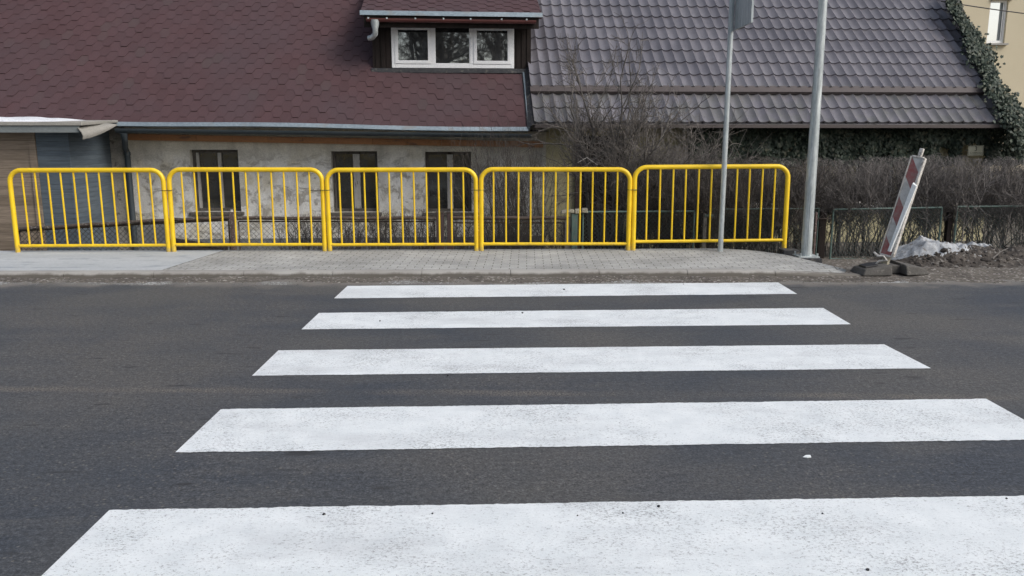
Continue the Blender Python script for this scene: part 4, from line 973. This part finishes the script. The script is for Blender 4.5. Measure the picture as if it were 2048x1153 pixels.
# low dark hedge
lo0, lo1 = Py(565, 440, 11.95).x, Py(885, 440, 11.95).x; lz = Py(720, 431, 11.95).z
me = tubes_mesh('hedge', hedge(lo0, lo1, 11.95, .4, -.5, lambda x: lz + .04 * math.sin(x * 3.3) + .02 * math.sin(x * 13) - .10 * math.exp(-((x - lo0) / .25) ** 2), 95, 900, .0036, low=.3)); twig_thing('hedge', 'low black twiggy hedge behind the long rusty mesh panel', 'hedge', me, 'twig_dark')
lo2 = Py(1140, 440, 11.95).x
me = tubes_mesh('hedge', hedge(lo1 + .1, lo2, 11.9, .35, -.5, lambda x: lz - .02 + .03 * math.sin(x * 5), 60, 800, .0034, low=.3)); twig_thing('hedge', 'low dark twiggy hedge in front of the grey bush, behind the round rail', 'hedge', me, 'twig_dark')
# grey bush with upright curved twigs
def bush(cx, cy, z0, nst, hgt, flare, lean, ntw, r, up=.04, wander=.07, tw=(.15, .5)):
    K = nst; P = np.stack([cx + rng.normal(0, .22, K), cy + rng.normal(0, .16, K), np.full(K, z0)], 1); D = np.stack([rng.normal(lean, flare, K), rng.normal(0, flare * .6, K), np.ones(K)], 1)
    n1, d1 = grow(P, D, hgt * rng.uniform(.7, 1.05, K), 9, wander, up); ch = [segs(n1, r * 1.8 * rng.uniform(.7, 1.4, K), r * .6)]
    P2, D2, _, _ = kids(n1, d1, ntw, .2, 1, .35); n2, d2 = grow(P2, D2, rng.uniform(*tw, ntw), 4, .12, .07); ch.append(segs(n2, r * .7, r * .4))
    P3, D3, _, _ = kids(n2, d2, int(ntw * 1.3), .2, 1, .5); n3, d3 = grow(P3, D3, rng.uniform(.08, .3, len(P3)), 3, .14, .06); ch.append(segs(n3, r * .5, r * .3)); return ch
gbx = Py(1040, 480, 12.6)
me = tubes_mesh('bush', bush(gbx.x + .0, 12.4, -.5, 80, 2.05, .20, -.12, 1250, .0028)); twig_thing('bush', 'upright grey bare bush between the old house and the yellow wall', 'bush', me, 'twig_dark')
# lilac with trunks
lx = Py(1212, 470, 12.75); tr = []
K = 11; P = np.stack([lx.x + rng.normal(0, .10, K), 12.75 + rng.normal(0, .1, K), np.full(K, -.5)], 1); D = np.stack([np.linspace(-.36, .42, K), rng.normal(0, .15, K), np.ones(K)], 1)
n1, d1 = grow(P, D, rng.uniform(2.0, 2.75, K), 10, .06, .02); tr.append(segs(n1, rng.uniform(.024, .046, K), .012))
P2, D2, _, _ = kids(n1, d1, 95, .4, 1, .5); n2, d2 = grow(P2, D2, rng.uniform(.5, 1.15, 95), 7, .12, .03); tr.append(segs(n2, .010, .004))
P3, D3, _, _ = kids(n2, d2, 700, .2, 1, .55); n3, d3 = grow(P3, D3, rng.uniform(.2, .55, 700), 5, .15, .05); tr.append(segs(n3, .0045, .0022))
P4, D4, _, _ = kids(n3, d3, 2400, .2, 1, .6); n4, d4 = grow(P4, D4, rng.uniform(.07, .24, 2400), 3, .2, .06); tr.append(segs(n4, .0028, .0018))
tre = thing('lilac_shrub', 'large bare grey lilac with forked stems reaching up over the tiled roof', 'shrub', (lx.x, 12.75, -.5))
link('trunk', shift(tubes_mesh('trunk', tr[:1], 7), tre), 'bark', tre); link('crown', shift(tubes_mesh('crown', tr[1:], 4), tre), 'twig_grey', tre)
# arching tangle to the right of the lilac
K = 26; P = np.stack([rng.uniform(lx.x + .2, lx.x + 1.4, K), rng.uniform(12.5, 12.9, K), np.full(K, -.4)], 1); D = np.stack([rng.normal(.15, .3, K), rng.normal(0, .2, K), np.ones(K)], 1)
n1, d1 = grow(P, D, rng.uniform(1.7, 2.4, K), 9, .13, -.02); tg = [segs(n1, .008, .003)]
P2, D2, _, _ = kids(n1, d1, 700, .45, 1, .6); n2, d2 = grow(P2, D2, rng.uniform(.2, .7, 700), 5, .2, -.03); tg.append(segs(n2, .0035, .002))
P3, D3, _, _ = kids(n2, d2, 900, .2, 1, .7); n3, d3 = grow(P3, D3, rng.uniform(.08, .3, 900), 3, .22, .0); tg.append(segs(n3, .002, .0013))
twig_thing('bush', 'tangled arching bare bush between the lilac and the ivy', 'bush', tubes_mesh('bush', tg, 4), 'twig_grey')

# ------------------------------------------------------------------ ivy
def ivy_band(K, u0, u1, ztop, zlow, yo):
    xa, xb = hl(u0, 290).x, hl(u1, 290).x; x = rng.uniform(xa, xb, K); z = ztop - (ztop - zlow) * rng.random(K) ** 1.25
    lump = np.array([mnoise.noise(Vector((a * 2.6, 0, c * 3.5))) for a, c in zip(x, z)]); keep = (lump > -.45) | (z > ztop - .28)
    y = -yo - .16 * (lump) - rng.random(K) * .10
    P = np.stack([x, y, z], 1)[keep]; Nn = np.stack([rng.normal(0, .5, K), np.full(K, -1.), rng.normal(.35, .5, K)], 1)[keep]
    return P, Nn
ez_i = ez2 - .06; P, Nn = ivy_band(13000, 1370, 2075, ez_i, hl(1700, 330).z, .16)
# leave the plate and window heads clear
a, b = hl(1930, 302, PO).x, hl(1973, 302, PO).x; k = ~((P[:, 0] > a) & (P[:, 0] < b) & (P[:, 2] < hl(1950, 289, PO).z) ); P, Nn = P[k], Nn[k]
Wm = np.array([[hx.x, hx.y, 0], [hn.x, hn.y, 0], [0, 0, 1.]]); Pw = P @ Wm + np.array(HO); Nw = Nn @ Wm
tag(link('ivy', leaves_mesh('ivy', Pw, Nw, rng.uniform(.035, .075, len(Pw))), 'ivy'), 'dark green ivy hanging in a band under the tiled eave', 'ivy')
# ivy climbing over the gable edge
path = [(1893, -12), (1908, 14), (1925, 42), (1942, 66), (1948, 82), (1955, 100), (1968, 122), (1980, 148), (1982, 172), (2004, 196), (2018, 218), (2032, 240), (2040, 275), (2046, 300)]
wts = [12, 12, 10, 20, 42, 36, 30, 34, 48, 44, 42, 40, 36, 34]; Pl = []; Nl = []
for (u0, v0), (u1, v1), w0, w1 in zip(path, path[1:], wts, wts[1:]):
    K = 800
    tt = rng.random(K); uu = u0 + (u1 - u0) * tt; vv = v0 + (v1 - v0) * tt; ww = w0 + (w1 - w0) * tt
    lumps = np.array([.6 + 1.1 * mnoise.noise(Vector((b * .04, 5, 0))) for b in vv])
    uu = uu + rng.normal(0, 1, K) * ww * .36 * lumps; vv = vv + rng.normal(0, 1, K) * 9
    for u, v, dd in zip(uu, vv, rng.uniform(-.25, .25, K)):
        s = max(0, (247 - v) / 247) * 4.0
        q = hl(u, v, EO2 - .12 + s * c2 * .78 + dd); Pl.append(to_world(q)); Nl.append((random.gauss(0, .6), -1, random.gauss(.5, .5)))
Pl = np.array([tuple(q) for q in Pl]); Nl = np.array(Nl)
tag(link('ivy', leaves_mesh('ivy', Pl, Nl, rng.uniform(.03, .062, len(Pl))), 'ivy'), 'green ivy climbing up over the right edge of the tiled roof', 'ivy')

# ------------------------------------------------------------------ soil heap with snow
hxa, hxb = Pz(1770, 525).x, 9.2
def heap_h(x, y):
    u = (x - hxa) / (hxb - hxa); v = (y - 9.75) / (11.35 - 9.75)
    if u < 0 or v < 0 or v > 1: return 0
    env = sm(0, .16, u) * sm(0, .40, v) * (1 - sm(.72, 1, v))
    ridge = .185 + .05 * math.sin(u * 11 + .5) + .06 * mnoise.noise(Vector((x * 1.6, y * 1.6, 2)))
    lump = mnoise.fractal(Vector((x * 5, y * 5, 4)), .8, 2, 5) * .06 + abs(mnoise.noise(Vector((x * 9, y * 9, 9)))) * .06
    return env * (ridge + lump)
m = MB(); NX, NY = 190, 70; vs = []
for i in range(NX + 1):
    for j in range(NY + 1):
        xx = hxa + (hxb - hxa) * i / NX; yy = 9.75 + 1.6 * j / NY; vs.append((xx, yy, ground(xx, yy) - .02 + heap_h(xx, yy) * 1.05))
W = NY + 1; m.add(vs, [(i * W + j, (i + 1) * W + j, (i + 1) * W + j + 1, i * W + j + 1) for i in range(NX) for j in range(NY)])
t = thing('soil_heap', 'heap of dug up clods and soil in front of the green fence', 'soil heap', (6.3, 10.5, -.05)); m.build('soil', 'soil', t, True)
m = MB()
ico = [Vector(v) for v in ((0, 0, 1), (.9, 0, .3), (.28, .85, .3), (-.72, .53, .3), (-.72, -.53, .3), (.28, -.85, .3), (.6, .5, -.6), (-.3, .7, -.6), (-.75, 0, -.6), (-.3, -.7, -.6), (.6, -.5, -.6))]
icf = [(0, 1, 2), (0, 2, 3), (0, 3, 4), (0, 4, 5), (0, 5, 1), (1, 6, 2), (2, 7, 3), (3, 8, 4), (4, 9, 5), (5, 10, 1), (2, 6, 7), (3, 7, 8), (4, 8, 9), (5, 9, 10), (1, 10, 6)]
def lumpy(m, c, s, fl=.7):
    q = Matrix.Rotation(random.uniform(0, 6), 3, 'Z') @ Matrix.Rotation(random.uniform(-.5, .5), 3, 'X')
    m.add([Vector(c) + (q @ Vector((v.x * random.uniform(.7, 1.2), v.y * random.uniform(.7, 1.2), v.z * fl))) * s for v in ico], icf)
for k in range(520):
    xx = random.uniform(hxa + .05, hxb - .3); yy = random.uniform(9.8, 10.2) if xx < 6.1 else random.uniform(9.8, 10.9); s = random.uniform(.008, .032) * (2.1 if random.random() < .14 else 1)
    lumpy(m, (xx, yy, ground(xx, yy) - .02 + heap_h(xx, yy) * 1.05 - s * .15), s)
o = m.build('clods', 'clods', t); o['kind'] = 'stuff'
def snow_on(label, u0, v0, u1, v1, y, dy, mat, th=.04):
    a, b = Py(u0, v0, y).x, Py(u1, v1, y).x; m = MB(); nx_, ny_ = 50, 26; vs = []
    for i in range(nx_ + 1):
        for j in range(ny_ + 1):
            s_, t_ = i / nx_, j / ny_; xx = a + (b - a) * s_; yy = y - dy + 2 * dy * t_
            msk = max(0, 1 - ((s_ - .5) * 2) ** 2 - ((t_ - .5) * 2) ** 2); nn = mnoise.fractal(Vector((xx * 6, yy * 6, 3)), .9, 2, 4)
            vs.append((xx, yy, ground(xx, yy) - .02 + heap_h(xx, yy) * 1.05 + min(1, msk * 3) * th * (1.0 + .25 * nn) - .004))
    W = ny_ + 1; m.add(vs, [(i * W + j, (i + 1) * W + j, (i + 1) * W + j + 1, i * W + j + 1) for i in range(nx_) for j in range(ny_)])
    tag(m.build('snow_patch', mat, smooth=True), label, 'snow')
snow_on('large patch of melting snow draped over the near end of the soil heap', 1780, 485, 1935, 480, 10.5, .40, 'snowdirty', .014)
snow_on('small rounded snow patch on the crest of the soil heap', 1908, 485, 1982, 480, 10.6, .22, 'snowdirty', .02)
# stick on the heap
a, b = Py(1985, 518, 9.95), Py(2016, 497, 10.2); tag(MB().tube([a, a.lerp(b, .5) + Vector((0, 0, .02)), b], [.009, .007, .005], 6).build('stick', 'bark', smooth=True), 'pale bent stick poking out of the soil heap', 'stick')
a = [Py(1155, 326, 12.2), Py(1174, 315.5, 12.2), Py(1196, 331, 12.2)]; tag(MB().tube(a, [.003, .004, .003], 6).build('stick', 'offwhite', smooth=True), 'pale bent stick standing in front of the dark porch', 'stick')
# road grit
for u, v, s in ((1128, 580, .014), (648, 1030, .009), (865, 1028, .006), (1246, 1027, .006), (1317, 1014, .009), (1645, 1028, .006), (1735, 1141, .009), (1045, 627, .012), (760, 643, .010), (896, 752, .008), (2013, 998, .006), (1155, 1032, .005)):
    q = Pz(u, v, .004); m = MB(); lumpy(m, (q.x, q.y, .004 + s * .35), s); tag(m.build('pebble', 'bitumen'), 'dark grit pebble lying on a white crossing stripe', 'pebble', 'dark pebbles on the crossing stripes')
q = Pz(1614, 914, .003); m = MB(); m.add([(q.x - .022, q.y - .002, .003), (q.x - .004, q.y - .012, .005), (q.x + .018, q.y - .008, .007), (q.x + .020, q.y + .010, .009), (q.x - .002, q.y + .014, .007), (q.x - .022, q.y - .002, .0015), (q.x - .004, q.y - .012, .0015), (q.x + .018, q.y - .008, .0015), (q.x + .020, q.y + .010, .0015), (q.x - .002, q.y + .014, .0015)], [(0, 1, 2, 3, 4), (0, 5, 6, 1), (1, 6, 7, 2), (2, 7, 8, 3), (3, 8, 9, 4), (4, 9, 5, 0)])
tag(m.build('white_flake', 'brightwhite'), 'small white flake lying on the dark asphalt between the nearest stripes', 'flake')
# gravel crumbs along the gutter and dirt edge
m = MB()
for k in range(900):
    xx = random.uniform(-9, 9); yy = random.gauss(8.95, .13) if random.random() < .7 or xx < 4.3 else random.uniform(9, 10.2)
    if xx < 4.3 and yy > 9.15 or yy < 8.4: continue
    s = random.uniform(.003, .011); lumpy(m, (xx, yy, max(0, ground(xx, yy)) + s * .3), s)
tag(m.build('gravel', 'kerb'), 'scattered gravel crumbs along the dirty road edge', 'gravel', kind='stuff')

# ------------------------------------------------------------------ trees across the road (behind the viewer, mirrored in the dormer panes)
def bare_tree(label, x, y, h, r, lean, group='bare trees across the road'):
    t = thing('bare_tree', label, 'tree', (x, y, .1), 0, group)
    P = np.array([[x, y, .0]]); n0, d0 = grow(P, [[lean, 0, 1]], h, 12, .05, .02)
    n1, d1 = (lambda q: grow(q[0], q[1], rng.uniform(2, 4.5, 14), 8, .10, .03))(kids(n0, d0, 14, .3, 1, .55))
    P2, D2, _, _ = kids(n1, d1, 140, .2, 1, .5); n2, d2 = grow(P2, D2, rng.uniform(.8, 2.2, 140), 6, .13, -.02)
    P3, D3, _, _ = kids(n2, d2, 2400, .2, 1, .5); n3, d3 = grow(P3, D3, rng.uniform(.5, 1.3, 2400), 4, .15, -.12)
    link('trunk', shift(tubes_mesh('trunk', [segs(n0, r, r * .3)], 12), t), 'bark', t)
    link('crown', shift(tubes_mesh('crown', [segs(n1, r * .35, .03), segs(n2, .03, .012), segs(n3, .011, .006)], 4), t), 'bark', t)
bare_tree('bare tree with a leaning trunk across the road', -1.5, -9, 10, .36, .12); bare_tree('thick upright bare tree across the road', .9, -11, 11, .48, -.02); bare_tree('forked bare tree with hanging twigs across the road', 3.4, -10, 10, .30, -.10); bare_tree('slender bare tree across the road', -3.9, -10.5, 11, .40, -.05)

# ------------------------------------------------------------------ light
w = bpy.data.worlds.new('World'); bpy.context.scene.world = w; w.use_nodes = True; nt = w.node_tree
bg = nt.nodes['Background']; sky = nt.nodes.new('ShaderNodeTexSky'); sky.sky_type = 'NISHITA'; sky.sun_disc = False
SE, SA = R(42), R(122)       # elevation, azimuth (clockwise from +Y): behind the camera to the right
sky.sun_elevation = SE; sky.sun_rotation = SA; sky.air_density = 1.0; sky.dust_density = 4.0; sky.ozone_density = 1.0
hs = nt.nodes.new('ShaderNodeHueSaturation'); hs.inputs['Saturation'].default_value = .68; nt.links.new(sky.outputs[0], hs.inputs['Color']); nt.links.new(hs.outputs[0], bg.inputs['Color']); bg.inputs['Strength'].default_value = .12
ld = bpy.data.lights.new('sun', 'SUN'); ld.energy = 1.25; ld.angle = R(28); ld.color = (1, .985, .96); lo = bpy.data.objects.new('sun', ld); C.objects.link(lo)
dirv = Vector((math.sin(SA) * math.cos(SE), math.cos(SA) * math.cos(SE), math.sin(SE))); lo.rotation_euler = dirv.to_track_quat('Z', 'Y').to_euler()
sc = bpy.context.scene; sc.view_settings.view_transform = 'Standard'; sc.view_settings.look = 'None'; sc.view_settings.exposure = 0.43; sc.view_settings.gamma = 1
